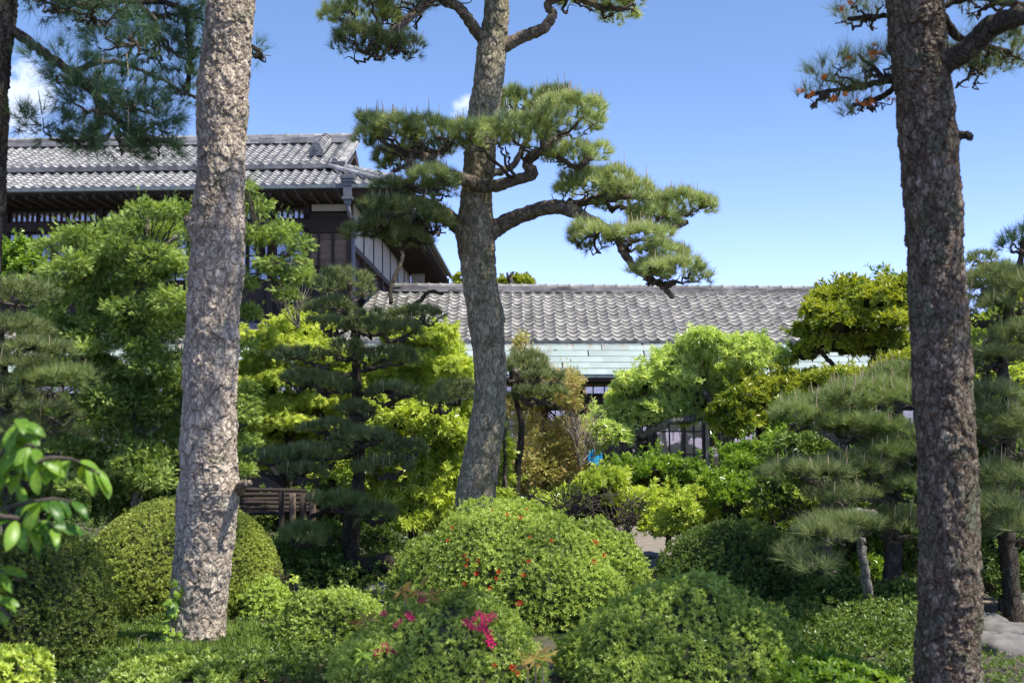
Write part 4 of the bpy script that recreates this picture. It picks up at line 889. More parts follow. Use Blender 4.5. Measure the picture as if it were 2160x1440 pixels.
# ---- far left pine whose branches hang over the roof
pine('dark pine at the left edge whose blue green branches hang before the house roof',
     [(-75, 1500, 125), (-70, 1200, 122), (-66, 900, 118), (-60, 600, 112), (-50, 450, 110), (-42, 300, 108), (-34, 150, 108), (-26, 40, 112), (-20, -60, 104), (-10, -300, 90), (0, -600, 60)], 8.6,
     [([(0, 50, 8.6), (40, 75, 8.6), (90, 110, 8.6), (150, 155, 8.7), (200, 200, 8.8), (235, 245, 8.9), (300, 290, 9.0), (370, 300, 9)], 20, 8, 8.7),
      ([(200, 200, 8.8), (212, 240, 8.8), (205, 280, 8.8), (160, 300, 8.8)], 12, 6), ([(150, 155, 8.7), (220, 130, 8.8), (300, 150, 8.9), (380, 190, 9)], 10, 5),
      ([(-10, -80, 8.6), (80, -20, 8.9), (180, 10, 9.4), (280, 0, 10.0), (380, 20, 10.8), (400, 110, 10.9), (395, 190, 10.9)], 22, 9), ([(280, 0, 10.0), (330, 50, 10.2), (310, 90, 10.2), (270, 100, 10.1)], 10, 5), ([(380, 20, 10.8), (470, 60, 10.9), (545, 108, 10.9)], 9, 4),
      ([(-5, -300), (100, -380, 8), (250, -420, 7.6)], 30, 12)],
     [(150, 150, 8.7, 60, 34, .35, (150, 160, 8.7)), (125, 270, 8.8, 52, 30, .35, (150, 290, 8.8)), (200, 215, 8.8, 60, 40, .35, (205, 240, 8.8)), (240, 300, 8.9, 65, 24, .35, (240, 270, 8.9)), (310, 250, 9, 65, 45, .4, (300, 280, 9)), (340, 300, 9, 45, 25, .3, (330, 295, 9)), (280, 200, 8.9, 60, 36, .35, None), (385, 180, 10.9, 45, 40, .35, (395, 190, 10.9)),
      (250, 80, 9.9, 70, 45, .4, (290, 90, 10.1)), (345, 110, 10.7, 70, 45, .4, (330, 60, 10.3)), (120, -5, 8.8, 65, 30, .35, None), (200, 10, 9.0, 75, 36, .4, None), (330, 5, 10.7, 90, 34, .4, None), (405, 70, 10.9, 45, 50, .35, None), (545, 108, 10.9, 16, 14, .15, None, {'n': 20}),
      (230, -460, 7.7, 230, 90, 1.0, None), (0, -700, 8.6, 260, 110, 1.2, None)],
     'bark_dark', 'needle_blue', base=Vector((W(-75, 1480, 8.6).x, W(-75, 1480, 8.6).y, 0)), amp=.014, cell=.085, seg=90, rows=300, seed=13, candle=.04, dens=105, n=34, L=.125, wd=.003, limbbark='bark_dark', upb=.5, zmin=-.8)

# ---- shaded tiered pine in the middle left
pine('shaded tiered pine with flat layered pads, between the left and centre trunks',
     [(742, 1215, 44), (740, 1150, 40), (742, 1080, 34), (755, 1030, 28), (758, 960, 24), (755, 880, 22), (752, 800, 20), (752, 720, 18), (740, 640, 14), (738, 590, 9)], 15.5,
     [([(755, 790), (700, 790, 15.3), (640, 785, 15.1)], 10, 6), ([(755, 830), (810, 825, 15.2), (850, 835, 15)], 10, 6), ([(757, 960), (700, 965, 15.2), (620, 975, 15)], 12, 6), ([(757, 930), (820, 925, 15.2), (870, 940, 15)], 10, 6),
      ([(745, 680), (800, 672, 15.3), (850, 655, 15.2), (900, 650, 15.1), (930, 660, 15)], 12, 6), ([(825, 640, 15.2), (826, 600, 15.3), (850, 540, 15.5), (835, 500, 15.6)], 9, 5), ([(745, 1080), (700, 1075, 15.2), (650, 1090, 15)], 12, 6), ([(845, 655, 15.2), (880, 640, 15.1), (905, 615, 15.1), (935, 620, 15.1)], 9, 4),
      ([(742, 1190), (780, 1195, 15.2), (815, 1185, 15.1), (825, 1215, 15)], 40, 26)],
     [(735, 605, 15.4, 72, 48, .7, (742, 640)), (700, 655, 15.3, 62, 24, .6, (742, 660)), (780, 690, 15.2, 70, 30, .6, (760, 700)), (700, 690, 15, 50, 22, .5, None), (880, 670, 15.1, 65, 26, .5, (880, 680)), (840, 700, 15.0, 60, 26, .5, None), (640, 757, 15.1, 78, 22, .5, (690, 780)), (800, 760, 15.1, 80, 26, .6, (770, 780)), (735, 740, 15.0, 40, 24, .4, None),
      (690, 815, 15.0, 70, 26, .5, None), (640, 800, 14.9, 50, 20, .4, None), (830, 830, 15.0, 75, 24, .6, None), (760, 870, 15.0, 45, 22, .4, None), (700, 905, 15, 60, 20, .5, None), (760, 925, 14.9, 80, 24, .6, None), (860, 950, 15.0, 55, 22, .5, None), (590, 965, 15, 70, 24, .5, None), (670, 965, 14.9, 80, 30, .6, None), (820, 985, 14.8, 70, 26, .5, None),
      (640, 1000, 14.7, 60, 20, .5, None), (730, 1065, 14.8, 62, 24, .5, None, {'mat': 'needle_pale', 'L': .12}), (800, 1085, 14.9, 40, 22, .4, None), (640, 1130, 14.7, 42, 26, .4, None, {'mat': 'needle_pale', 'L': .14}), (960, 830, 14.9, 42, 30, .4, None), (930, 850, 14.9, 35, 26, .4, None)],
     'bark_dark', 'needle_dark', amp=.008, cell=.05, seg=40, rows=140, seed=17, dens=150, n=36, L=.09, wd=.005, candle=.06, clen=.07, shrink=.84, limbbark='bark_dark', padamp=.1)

# ---- small pine behind centre trunk
pine('small dark pine half hidden behind the centre trunk, before the golden cypress',
     [(1085, 1110, 16), (1092, 1000, 14), (1100, 900, 12), (1085, 830, 10), (1078, 780, 8)], 16.2,
     [([(1080, 800), (1100, 840), (1120, 855), (1150, 845)], 10, 5), ([(1080, 780), (1110, 800), (1150, 805)], 8, 4)],
     [(1105, 775, 16, 42, 34, .5, None), (1150, 800, 16, 40, 16, .35, None), (1130, 833, 16, 48, 18, .4, None)], 'bark_dark', 'needle_dark', amp=.006, cell=.05, seg=24, rows=60, seed=19, candle=.1, clen=.07, dens=200, n=36, L=.085, wd=.005)

# ---- pine at the left edge of the middle ground
pine('dark green layered pine at the left edge beyond the broad leaf branch',
     [(20, 1150, 30), (22, 1000, 28), (15, 900, 24), (10, 800, 20), (0, 700, 16), (-10, 620, 12)], 14.2,
     [([(12, 850), (60, 880), (110, 890), (150, 870)], 12, 6), ([(8, 760), (50, 740), (100, 720)], 10, 5), ([(15, 930), (70, 960), (130, 960)], 12, 5)],
     [(35, 620, 14.2, 65, 32, .5, None), (30, 700, 14.2, 75, 32, .55, None), (60, 745, 14.1, 65, 26, .5, None), (40, 780, 14, 60, 22, .5, None), (105, 810, 14, 75, 28, .5, None, {'mat': 'needle_pale', 'L': .13}), (40, 850, 14, 70, 30, .5, None), (120, 870, 14, 50, 24, .4, None), (60, 910, 14, 80, 30, .5, None), (-30, 960, 14, 70, 40, .5, None), (60, 1000, 14.0, 60, 26, .5, None)],
     'bark_dark', 'needle_dark', amp=.007, cell=.05, seg=30, rows=80, seed=23, candle=.05, dens=170, n=34, L=.11, wd=.005, limbbark='bark_dark')

# ---- grey green pine in front of the right part of the house
pine('grey green long needled pine left of the right trunk, with pale upright candles',
     [(1885, 1330, 44, 12.6), (1880, 1240, 40, 12.6), (1885, 1150, 36, 12.6), (1878, 1060, 32, 12.6), (1890, 980, 28, 12.6), (1900, 900, 22, 12.6), (1880, 850, 16, 12.6)], 12.6,
     [([(1885, 1030, 12.6), (1840, 1000, 12.4), (1800, 960, 12.3), (1760, 925, 12.2), (1720, 900, 12.2)], 16, 9), ([(1880, 1060, 12.6), (1820, 1050, 12.3), (1750, 1050, 12)], 14, 7), ([(1880, 1100, 12.6), (1850, 1085, 12.0), (1800, 1080, 11.4), (1760, 1110, 11.0)], 16, 8), ([(1795, 1085, 11.5), (1815, 1140, 11.5), (1822, 1190, 11.5), (1832, 1255, 11.6)], 14, 16)],
     [(1850, 840, 12.5, 85, 42, .6, None, {'candle': .25}), (1760, 860, 12.4, 80, 36, .6, None, {'candle': .25}), (1700, 880, 12.3, 62, 26, .5, None), (1900, 800, 12.7, 50, 30, .4, None, {'candle': .25}), (1850, 915, 12.4, 75, 36, .5, None), (1880, 960, 12.2, 60, 34, .5, None), (1790, 905, 12.2, 62, 26, .4, None), (1820, 990, 12.2, 80, 30, .5, None, {'mat': 'needle_dark'}), (1720, 1000, 12, 75, 26, .5, None, {'mat': 'needle_dark'}), (1890, 1030, 12.2, 50, 30, .4, None),
      (1770, 1050, 11.8, 60, 20, .4, None, {'mat': 'needle_dark'}), (1745, 1135, 11.0, 65, 28, .4, (1770, 1110, 11), {'mat': 'needle_dark', 'L': .15, 'n': 30, 'candle': 0, 'dens': 110}), (1710, 1190, 10.9, 50, 26, .3, (1750, 1150, 11), {'mat': 'needle_dark', 'L': .16, 'n': 28, 'candle': 0, 'dens': 90}), (1790, 1110, 11.2, 50, 22, .3, None, {'mat': 'needle_dark', 'L': .11, 'candle': 0}), (1890, 1110, 12, 45, 40, .4, None, {'mat': 'needle_dark'})],
     'bark_dark', 'needle_pale', amp=.008, cell=.05, seg=36, rows=90, seed=29, candle=.10, clen=.10, dens=240, n=44, L=.10, wd=.0038, limbbark='bark_grey')

# ---- pines right of the right trunk
pine('tall shaded pine right of the thick trunk with drooping long needled tiers',
     [(2135, 1260, 40), (2125, 1150, 36), (2120, 1000, 32), (2130, 880, 28), (2115, 780, 24), (2125, 680, 18), (2150, 560, 12), (2160, 500, 8)], 12.2,
     [([(2120, 960), (2095, 945), (2065, 930)], 9, 6), ([(2125, 800), (2090, 830), (2070, 870)], 12, 5), ([(2118, 700), (2080, 720), (2050, 750)], 12, 5), ([(2125, 1100), (2080, 1110), (2060, 1130)], 12, 6)],
     [(2160, 510, 12.2, 28, 30, .3, None, {'mat': 'needle_blue'}), (2090, 600, 12.3, 55, 34, .45, None), (2150, 620, 12.1, 60, 50, .5, None), (2075, 660, 12.2, 50, 30, .4, None, {'mat': 'needle_dark'}), (2140, 720, 12, 60, 40, .5, None, {'mat': 'needle_dark'}), (2100, 760, 12, 50, 18, .4, None, {'mat': 'needle_dark'}),
      (2095, 900, 12, 55, 40, .4, None, {'L': .15}), (2150, 930, 12, 45, 40, .4, None, {'mat': 'needle_dark'}), (2100, 1010, 12, 60, 40, .5, None, {'mat': 'needle_dark'}), (2090, 1080, 11.8, 60, 34, .4, None, {'L': .17, 'n': 40}), (2150, 1120, 11.6, 50, 34, .4, None, {'L': .17}), (2090, 840, 12, 45, 24, .4, None)],
     'bark_dark', 'needle_dark', amp=.008, cell=.05, seg=36, rows=90, seed=31, candle=.05, dens=170, n=38, L=.12, wd=.0042, limbbark='bark_grey')
pine('distant pine with sparse flat golden green pads right of the thick trunk, on the skyline',
     [(2110, 1000, 24), (2100, 800, 20), (2110, 650, 14), (2095, 580, 8)], 20,
     [([(2105, 620), (2085, 575), (2070, 560)], 6, 3)], [(2072, 548, 20, 30, 12, .4, None), (2120, 575, 20, 45, 22, .5, None, {'mat': 'needle'}), (2060, 590, 20, 30, 18, .4, None), (2140, 640, 20, 60, 40, .6, None)],
     'bark_grey', 'needle_pale', amp=.006, cell=.05, seg=20, rows=40, seed=33, candle=0, dens=160, n=30, L=.09, wd=.006)

# ---- cypresses
def sprays(lobes, dens, L, mat, parent, depth=.35, amp=.22, freq=4.5, flat=.55, name='foliage', zmin=-.8):
    P, N = shell(lobes, dens, depth, zmin, amp, freq); P, N = stray(P, N, .05, .05, .24, up=.8)
    D = norm(N * np.array([1, 1, .45]) + UP * .12 + RNG.normal(0, .38, N.shape)); Nn = norm(UP * flat + N * .35 + RNG.normal(0, .5, N.shape))
    P, N = P, N
    sz = RNG.uniform(.6, 1.25, len(P)) * L
    v, f, a = place(SPRAY, P, D, Nn, sz, sz * .9, RNG.random(len(P)))
    return leaf_obj(name, [(v, f, a)], mat, parent)
def clumps(x, y, d, rx, ry, rz, k, size=(.28, .5), flat=.6, seed=0):
    """k foliage clumps through an ellipsoid given in pixels"""
    r_ = np.random.default_rng(seed); c, r = lobe(x, y, d, rx, ry, rz); c = np.array(c); r = np.array(r); out = []
    for i in range(k):
        v = norm(r_.normal(size=3)) * r_.uniform(.45, .95) ** .6; s = r_.uniform(*size)
        out.append((c + v * r * .85, np.array([s, s * .9, s * flat])))
    return out
def tree_root(name, label, x, y, d, cat='tree', group=None):
    p = W(x, y, d); return empty(name, (p.x, p.y, 0), label, cat, group)
def trunks(root, specs, bark, d, amp=.006, cell=.05, seed=0, seg=16, stretch=.5):
    for i, (pts, w0, w1) in enumerate(specs):
        pp = limb(pts, d); Ln = sum((b - a).length for a, b in zip(pp, pp[1:]))
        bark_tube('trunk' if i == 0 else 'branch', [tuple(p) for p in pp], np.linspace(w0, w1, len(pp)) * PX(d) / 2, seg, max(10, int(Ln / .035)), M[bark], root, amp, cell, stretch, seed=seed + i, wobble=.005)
def inner_fill(root, anchor_pts, lobes, k=4, r0=.014):
    ts = TubeSet(); A_ = [np.array(p) for p in anchor_pts]
    for c, r in lobes:
        a = min(A_, key=lambda q: np.linalg.norm(q - c)); twigs_into(ts, a, (c, r), k, r0, .012)
    ts.build('twigs', M['twig'], root)

hin = tree_root('cypress_tree', 'broad green cypress with fan sprays and pale grey trunk, behind the left trunk', 290, 1000, 17.2)
trunks(hin, [([(292, 1180), (290, 1060), (292, 900), (285, 760), (275, 680), (290, 600), (305, 520), (315, 450)], 24, 9), ([(288, 800), (240, 760), (190, 745), (150, 770)], 14, 6), ([(283, 700), (310, 640), (300, 590), (320, 540), (370, 500)], 15, 6), ([(288, 880), (340, 840), (400, 815)], 10, 5),
             ([(278, 690), (230, 640), (180, 600), (150, 560)], 12, 5), ([(470, 700), (505, 640), (530, 600), (560, 560), (600, 548)], 10, 4), ([(288, 930), (380, 860), (460, 730), (470, 700)], 14, 10), ([(290, 980), (230, 960), (160, 940)], 9, 4)], 'bark_grey', 17.2, seed=40)
# crown outline follows the photograph: clump centres and half sizes in pixels
HC = [(330, 445, 62, 22), (270, 480, 55, 34), (370, 490, 60, 40), (180, 505, 60, 26), (110, 520, 38, 24), (140, 560, 62, 40), (230, 545, 60, 40), (330, 545, 60, 34), (390, 560, 50, 34),
      (190, 620, 50, 30), (360, 630, 60, 40), (260, 655, 60, 26), (110, 650, 40, 30), (140, 690, 50, 26), (230, 690, 60, 30), (340, 700, 60, 30), (60, 690, 36, 24), (390, 760, 55, 40), (300, 740, 50, 30), (180, 735, 40, 22),
      (340, 840, 60, 36), (390, 870, 40, 50), (180, 860, 60, 30), (240, 850, 50, 26), (130, 850, 40, 22), (240, 920, 60, 36), (330, 940, 60, 36), (170, 950, 50, 30), (380, 980, 50, 36), (270, 990, 70, 36), (120, 990, 45, 26), (330, 1030, 60, 26), (200, 1020, 50, 30),
      (525, 400, 18, 26), (545, 440, 28, 24), (540, 500, 40, 30), (590, 490, 44, 34), (630, 520, 28, 26), (560, 560, 40, 20), (610, 580, 42, 26), (640, 555, 20, 22), (520, 590, 30, 20), (600, 620, 26, 22), (530, 660, 34, 26), (520, 870, 34, 44), (525, 940, 30, 44), (540, 820, 30, 22), (520, 1000, 26, 26), (520, 740, 30, 40)]
hl = []
for (x, y, rx, ry) in HC:
    dd = 17.2 + RNG.uniform(-.7, .5)
    for q in range(4):
        s = PX(dd); hl.append((np.array(W(x + RNG.uniform(-.5, .5) * rx, y + RNG.uniform(-.4, .4) * ry, dd + RNG.uniform(-.2, .2))), np.array([rx * s * RNG.uniform(.45, .75), rx * s * RNG.uniform(.45, .75), ry * s * RNG.uniform(.28, .55)])))
for q in range(120):
    a, b = RNG.random() * 6.28, math.sqrt(RNG.random()); x, y = 235 + 165 * b * math.cos(a), 760 + 300 * b * math.sin(a)
    if y < 520 and x > 400: continue
    dd = 17.4 + RNG.uniform(-.8, .7); s = PX(dd); r_ = RNG.uniform(26, 50)
    hl.append((np.array(W(x, y, dd)), np.array([r_, r_, r_ * .5]) * s))
sprays(hl, 1150, .082, M['hinoki'], hin, depth=.75, amp=.3, freq=6)
inner_fill(hin, [W(290, 950, 17.2), W(290, 800, 17.2), W(280, 680, 17.2), W(300, 560, 17.2), W(200, 745, 17.2), W(560, 560, 17.2), W(470, 700, 17.2), W(180, 600, 17.2), W(400, 815, 17.2), W(500, 640, 17.2)], hl[:180], 2, .012)

gold = tree_root('golden_cypress', 'dense golden orange cypress right of the centre trunk', 1150, 1000, 17.5)
trunks(gold, [([(1150, 1150), (1150, 1000), (1145, 850), (1115, 740)], 16, 5)], 'bark_dark', 17.5, seed=60)
gl_ = []
for (x, y, rx, ry) in [(1098, 730, 14, 26), (1110, 770, 34, 30), (1150, 815, 55, 34), (1190, 800, 24, 20), (1190, 850, 34, 34), (1100, 860, 45, 40), (1150, 900, 60, 46), (1195, 930, 42, 46), (1110, 960, 50, 50), (1180, 990, 60, 44), (1100, 1020, 40, 30), (1215, 960, 30, 40), (1150, 1040, 60, 30), (1220, 1010, 30, 34)]:
    dd = 17.5 + RNG.uniform(-.3, .3)
    for q in range(4):
        s = PX(dd); gl_.append((np.array(W(x + RNG.uniform(-.6, .6) * rx, y + RNG.uniform(-.6, .6) * ry, dd + RNG.uniform(-.2, .2))), np.array([rx, rx, ry * .8]) * s * RNG.uniform(.6, .9)))
sprays(gl_, 1700, .060, M['golden'], gold, depth=.75, amp=.25)
inner_fill(gold, [W(1150, 1000, 17.5), W(1145, 850, 17.5), W(1120, 760, 17.5)], gl_, 2, .010)

# ---- broadleaved trees and shrubs with clumpy crowns
def broad(name, label, specs, mat, d, root_px, trunk_specs=(), bark='bark_dark', dens=520, L=.075, Wd=.026, n=7, lo=.5, hi=1.3, tmpl=LEAF, upb=.5, zmin=-.7, depth=.35, amp=.13, q_=3, dj=.35, twk=2, cat='tree', seed=0, stem=.05, group=None, size=(.45, .75), core=False, flat=.85):
    root = tree_root(name, label, *root_px, d, cat, group)
    if trunk_specs: trunks(root, trunk_specs, bark, d, seed=seed)
    r_ = np.random.default_rng(seed + 100); L_ = []
    for sp in specs:
        x, y, rx, ry = sp[:4]; d0 = sp[4] if len(sp) > 4 else d; dd = d0 + r_.uniform(-dj, dj)
        for q in range(q_):
            s = PX(dd); L_.append((np.array(W(x + r_.uniform(-.5, .5) * rx, y + r_.uniform(-.45, .45) * ry, dd + r_.uniform(-.2, .2))), np.array([rx, rx * .9, ry * flat]) * s * r_.uniform(*size) + .02))
    P, N = shell(L_, dens, depth, zmin, amp, 5)
    P, N = stray(P, N, .06, .04, .22)
    D = norm(N + UP * upb + RNG.normal(0, .35, N.shape))
    leaf_obj('foliage', [whorls(P, D, n, L, Wd, lo, hi, stem, tmpl)], mat, root)
    if core: core_obj(L_, root, .52)
    anchors = [W(*p, d) if len(p) == 2 else W(*p) for ts_ in trunk_specs for p in ts_[0]] or [root.location + Vector((0, 0, .3))]
    inner_fill(root, anchors, L_, twk, .012)
    return root
broad('maple_tree', 'yellow green maple with fine layered leaves, between the left trunk and the shaded pine',
      [(560, 710, 60, 24), (630, 740, 60, 26), (690, 760, 50, 26), (540, 770, 46, 30), (600, 800, 60, 34), (650, 850, 50, 34), (560, 860, 40, 40), (600, 900, 50, 34), (680, 900, 50, 40), (540, 930, 30, 30), (660, 800, 50, 30), (590, 860, 40, 30), (700, 960, 40, 30)],
      M['maple'], 18, (600, 1000), [([(600, 1150), (610, 1000), (600, 900), (570, 800)], 14, 5), ([(605, 950), (650, 850), (680, 780)], 9, 4)], dens=900, L=.060, Wd=.062, n=4, lo=.9, hi=1.6, tmpl=MAPLE, upb=1.2, depth=.6, amp=.2, flat=.55, seed=1, size=(.55, .95), q_=4)
broad('maple_tree', 'bright lime maple reaching the copper roof, left of the centre trunk',
      [(800, 690, 40, 20), (860, 720, 50, 26), (910, 710, 40, 24), (870, 770, 60, 34), (930, 790, 50, 34), (820, 770, 40, 26), (970, 830, 40, 40), (880, 830, 60, 36), (800, 850, 50, 30), (940, 870, 60, 34)],
      M['maple'], 18.3, (880, 1000), [([(880, 1150), (885, 1000), (880, 900), (870, 780)], 14, 5), ([(885, 930), (930, 850), (940, 780)], 9, 4)], dens=900, L=.065, Wd=.060, n=4, lo=.8, hi=1.5, tmpl=MAPLE, upb=1.0, depth=.6, amp=.2, flat=.65, seed=2, size=(.55, .95), q_=4)
broad('evergreen_shrub', 'tall glossy bright green shrub behind the shaded pine and left of the centre trunk',
      [(820, 900, 60, 40), (900, 900, 60, 44), (950, 930, 50, 50), (780, 960, 60, 36), (850, 980, 60, 40), (930, 1000, 60, 44), (880, 1040, 60, 44), (800, 1040, 60, 40), (950, 1060, 40, 40), (860, 1090, 60, 36), (760, 1000, 40, 30), (920, 1100, 40, 30), (700, 1000, 40, 26)],
      M['lush'], 17, (870, 1150), [([(870, 1200), (865, 1080), (870, 950)], 12, 6)], dens=300, L=.095, Wd=.034, n=9, lo=.6, hi=1.6, upb=.6, depth=.45, amp=.2, seed=3, q_=4, size=(.5, .9), cat='shrub', core=True)
broad('evergreen_shrub', 'narrow bright green shrub showing just right of the centre trunk',
      [(1060, 960, 14, 40), (1060, 1020, 20, 34), (1060, 1055, 24, 20)], M['lush'], 15.8, (1065, 1150), [([(1065, 1180), (1066, 1000), (1062, 900)], 8, 4)], dens=420, L=.075, Wd=.03, n=8, seed=4, cat='shrub')
broad('laurel_shrub', 'bright green glossy laurel at the far left edge below the upper windows',
      [(30, 535, 44, 26), (60, 560, 34, 24), (0, 560, 40, 30), (90, 640, 40, 30), (30, 600, 40, 20)], M['midgreen'], 18.5, (40, 900), [([(40, 1100), (42, 900), (40, 700), (38, 580)], 14, 5)], dens=600, L=.06, Wd=.03, n=8, seed=5)
# cloud pruned lime green tree before the copper roof
broad('clipped_lime_tree', 'pale lime green pruned tree arching over the cream door panels',
      [(1480, 790, 60, 36), (1420, 790, 60, 34), (1540, 790, 44, 30), (1400, 830, 70, 34), (1470, 840, 70, 34), (1340, 815, 44, 28), (1310, 845, 26, 22), (1350, 860, 50, 20), (1520, 850, 50, 34), (1430, 760, 50, 22),
       (1500, 720, 46, 22), (1560, 735, 50, 28), (1610, 735, 40, 24), (1640, 755, 26, 20), (1590, 765, 40, 20), (1470, 735, 26, 20),
       (1310, 882, 50, 22), (1275, 902, 42, 24), (1250, 930, 30, 28), (1340, 872, 44, 20), (1285, 918, 36, 24), (1265, 920, 34, 24), (1380, 880, 26, 14), (1450, 888, 12, 18), (1530, 900, 24, 20)],
      M['lime'], 18, (1545, 1050), [([(1545, 1180), (1540, 1050), (1535, 960), (1520, 880), (1480, 820)], 26, 12), ([(1445, 885, 17.6), (1420, 888, 17.6), (1390, 900, 17.7), (1360, 915, 17.8), (1335, 910, 17.9), (1300, 900, 18)], 14, 12), ([(1335, 910, 17.9), (1345, 880), (1350, 850)], 10, 6), ([(1535, 900), (1490, 880), (1445, 885, 17.6)], 16, 13), ([(1530, 860), (1575, 790), (1590, 760)], 12, 6)],
      dens=430, L=.078, Wd=.024, n=8, lo=.4, hi=1.35, upb=.6, depth=.4, amp=.20, seed=6, q_=4, size=(.5, .8), bark='bark_grey', core=True)
broad('olive_toned_shrub', 'olive yellow pruned shrub below and right of the pale lime tree',
      [(1600, 820, 50, 26), (1560, 850, 46, 30), (1640, 850, 50, 26), (1600, 880, 60, 30), (1540, 890, 34, 26), (1680, 830, 40, 24), (1720, 800, 30, 16), (1560, 915, 30, 18), (1650, 810, 40, 20)],
      M['olive'], 17.4, (1600, 1000), [([(1610, 1150), (1605, 1000), (1600, 880)], 16, 8)], dens=480, L=.075, Wd=.03, n=8, seed=7, zmin=-.3, q_=4, core=True)
broad('clipped_evergreen', 'large olive topped domed evergreen with dark underside, against the right end of the tiled roof',
      [(1800, 630, 60, 40), (1860, 620, 60, 44), (1740, 670, 50, 36), (1800, 680, 60, 40), (1870, 680, 60, 44), (1710, 710, 34, 30), (1760, 730, 50, 30), (1830, 730, 60, 30), (1900, 740, 44, 30), (1900, 600, 44, 30), (1760, 640, 40, 24), (1700, 745, 26, 20)],
      M['olive'], 17.6, (1830, 900), [([(1840, 1120), (1835, 950), (1830, 820), (1850, 740), (1880, 660)], 26, 10), ([(1832, 830), (1780, 790), (1730, 740)], 16, 7)], dens=460, L=.085, Wd=.036, n=8, seed=8, zmin=-.25, q_=4, core=True)
broad('evergreen_sprigs', 'thin upright leafy shoots on top of the domed evergreen, against the sky',
      [(1865, 580, 16, 14), (1880, 590, 20, 14), (1820, 600, 12, 14)], M['midgreen'], 17.8, (1865, 700), [([(1865, 900), (1866, 700), (1866, 580)], 5, 2)], dens=200, L=.07, Wd=.03, n=5, seed=9, q_=2, cat='shrub')
broad('evergreen_shrub', 'yellow green shrub behind the pale candled pine',
      [(1860, 790, 60, 24), (1900, 770, 44, 30), (1800, 800, 40, 20), (1760, 790, 40, 16), (1900, 820, 44, 24)], M['olive'], 16.5, (1860, 1000), [([(1860, 1150), (1862, 1000), (1860, 800)], 14, 6)], dens=480, L=.075, Wd=.03, n=8, seed=10, core=True)
broad('broadleaf_tree', 'sunny yellow green tree right of the thick trunk', 
      [(2070, 700, 44, 50), (2120, 760, 60, 50), (2080, 790, 44, 44), (2140, 840, 50, 50), (2070, 860, 34, 34), (2150, 700, 40, 40), (2130, 900, 50, 40), (2160, 620, 50, 40)], M['olive'], 16.8, (2110, 1100), [([(2110, 1200), (2112, 1000), (2110, 800), (2120, 700)], 22, 8)], dens=480, L=.075, Wd=.032, n=8, seed=11, q_=4)
# middle layer
MID = [('clipped_shrub', 'bright green pruned shrub tier below the cream door panels', [(1330, 992, 50, 20), (1400, 985, 60, 18), (1460, 992, 50, 18), (1500, 1000, 30, 14), (1380, 1010, 60, 16)], 'midgreen', 16.6, (1410, 1050)),
       ('clipped_shrub', 'bright green domed shrub tier right of the bare post, before the house', [(1570, 950, 46, 26), (1630, 940, 50, 24), (1680, 950, 40, 20), (1600, 975, 60, 22)], 'midgreen', 16.2, (1620, 1050)),
       ('clipped_shrub', 'small green shrub tier on the dark stump left of the yellow mound', [(1520, 1020, 40, 24), (1570, 1030, 46, 24), (1540, 1050, 34, 20)], 'midgreen', 15.6, (1545, 1100)),
       ('yellow_shrub', 'yellow green drooping leaved mound above the sandy path', [(1370, 1060, 50, 34), (1420, 1070, 50, 34), (1460, 1060, 40, 34), (1400, 1110, 50, 22), (1340, 1075, 30, 26), (1480, 1090, 26, 24)], 'lush', 15.5, (1410, 1130)),
       ('yellow_shrub', 'yellow shrub behind the dark clipped azalea, beside the pine trunk', [(1630, 1060, 44, 26), (1670, 1055, 34, 20), (1600, 1080, 30, 20)], 'lush', 15.2, (1640, 1120)),
       ('yellow_shrub', 'long low yellow olive hedge behind the grey green pine', [(1740, 1060, 50, 22), (1800, 1050, 50, 22), (1850, 1055, 40, 24), (1700, 1075, 30, 20)], 'olive', 15, (1780, 1120)),
       ('low_shrub', 'yellow green low shrub at the foot of the golden cypress', [(1250, 1020, 40, 26), (1290, 1010, 30, 26), (1220, 1050, 40, 22), (1280, 1045, 40, 20), (1180, 1060, 50, 16)], 'lush', 15.6, (1250, 1080)),
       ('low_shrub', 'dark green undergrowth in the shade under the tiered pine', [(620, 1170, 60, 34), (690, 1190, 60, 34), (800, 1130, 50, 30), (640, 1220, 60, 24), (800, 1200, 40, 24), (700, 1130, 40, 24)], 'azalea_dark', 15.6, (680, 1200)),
       ('low_shrub', 'green undergrowth beside the lower right pine stems, lit from behind', [(1850, 1150, 36, 44), (1830, 1200, 36, 34), (1880, 1200, 34, 34)], 'midgreen', 13.8, (1850, 1240)),
       ('low_shrub', 'dark green bush right of the thick trunk above the stones', [(2100, 1190, 60, 30), (2150, 1170, 40, 30), (2110, 1140, 50, 24), (2150, 1230, 34, 22)], 'azalea_dark', 13.5, (2110, 1220)),
       ('low_shrub', 'dark bush at the left behind the drooping broad leaf branch', [(90, 1010, 60, 44), (30, 1050, 50, 40), (150, 1060, 44, 24)], 'azalea_dark', 14.6, (80, 1100))]
for i, (nm_, lb_, sp, mt, d_, rp) in enumerate(MID):
    broad(nm_, lb_, sp, M[mt], d_, rp, [([(rp[0], 1160 + (0 if d_ > 14.9 else 60)), rp], 10, 6)], size=(.4, .62), dens=520, L=.065, Wd=.023, n=8, depth=.45, amp=.2, seed=20 + i, q_=4, cat='shrub', zmin=-.6, core=True, hi=1.2, lo=.5, upb=.3 if 'droop' in lb_ else .5)
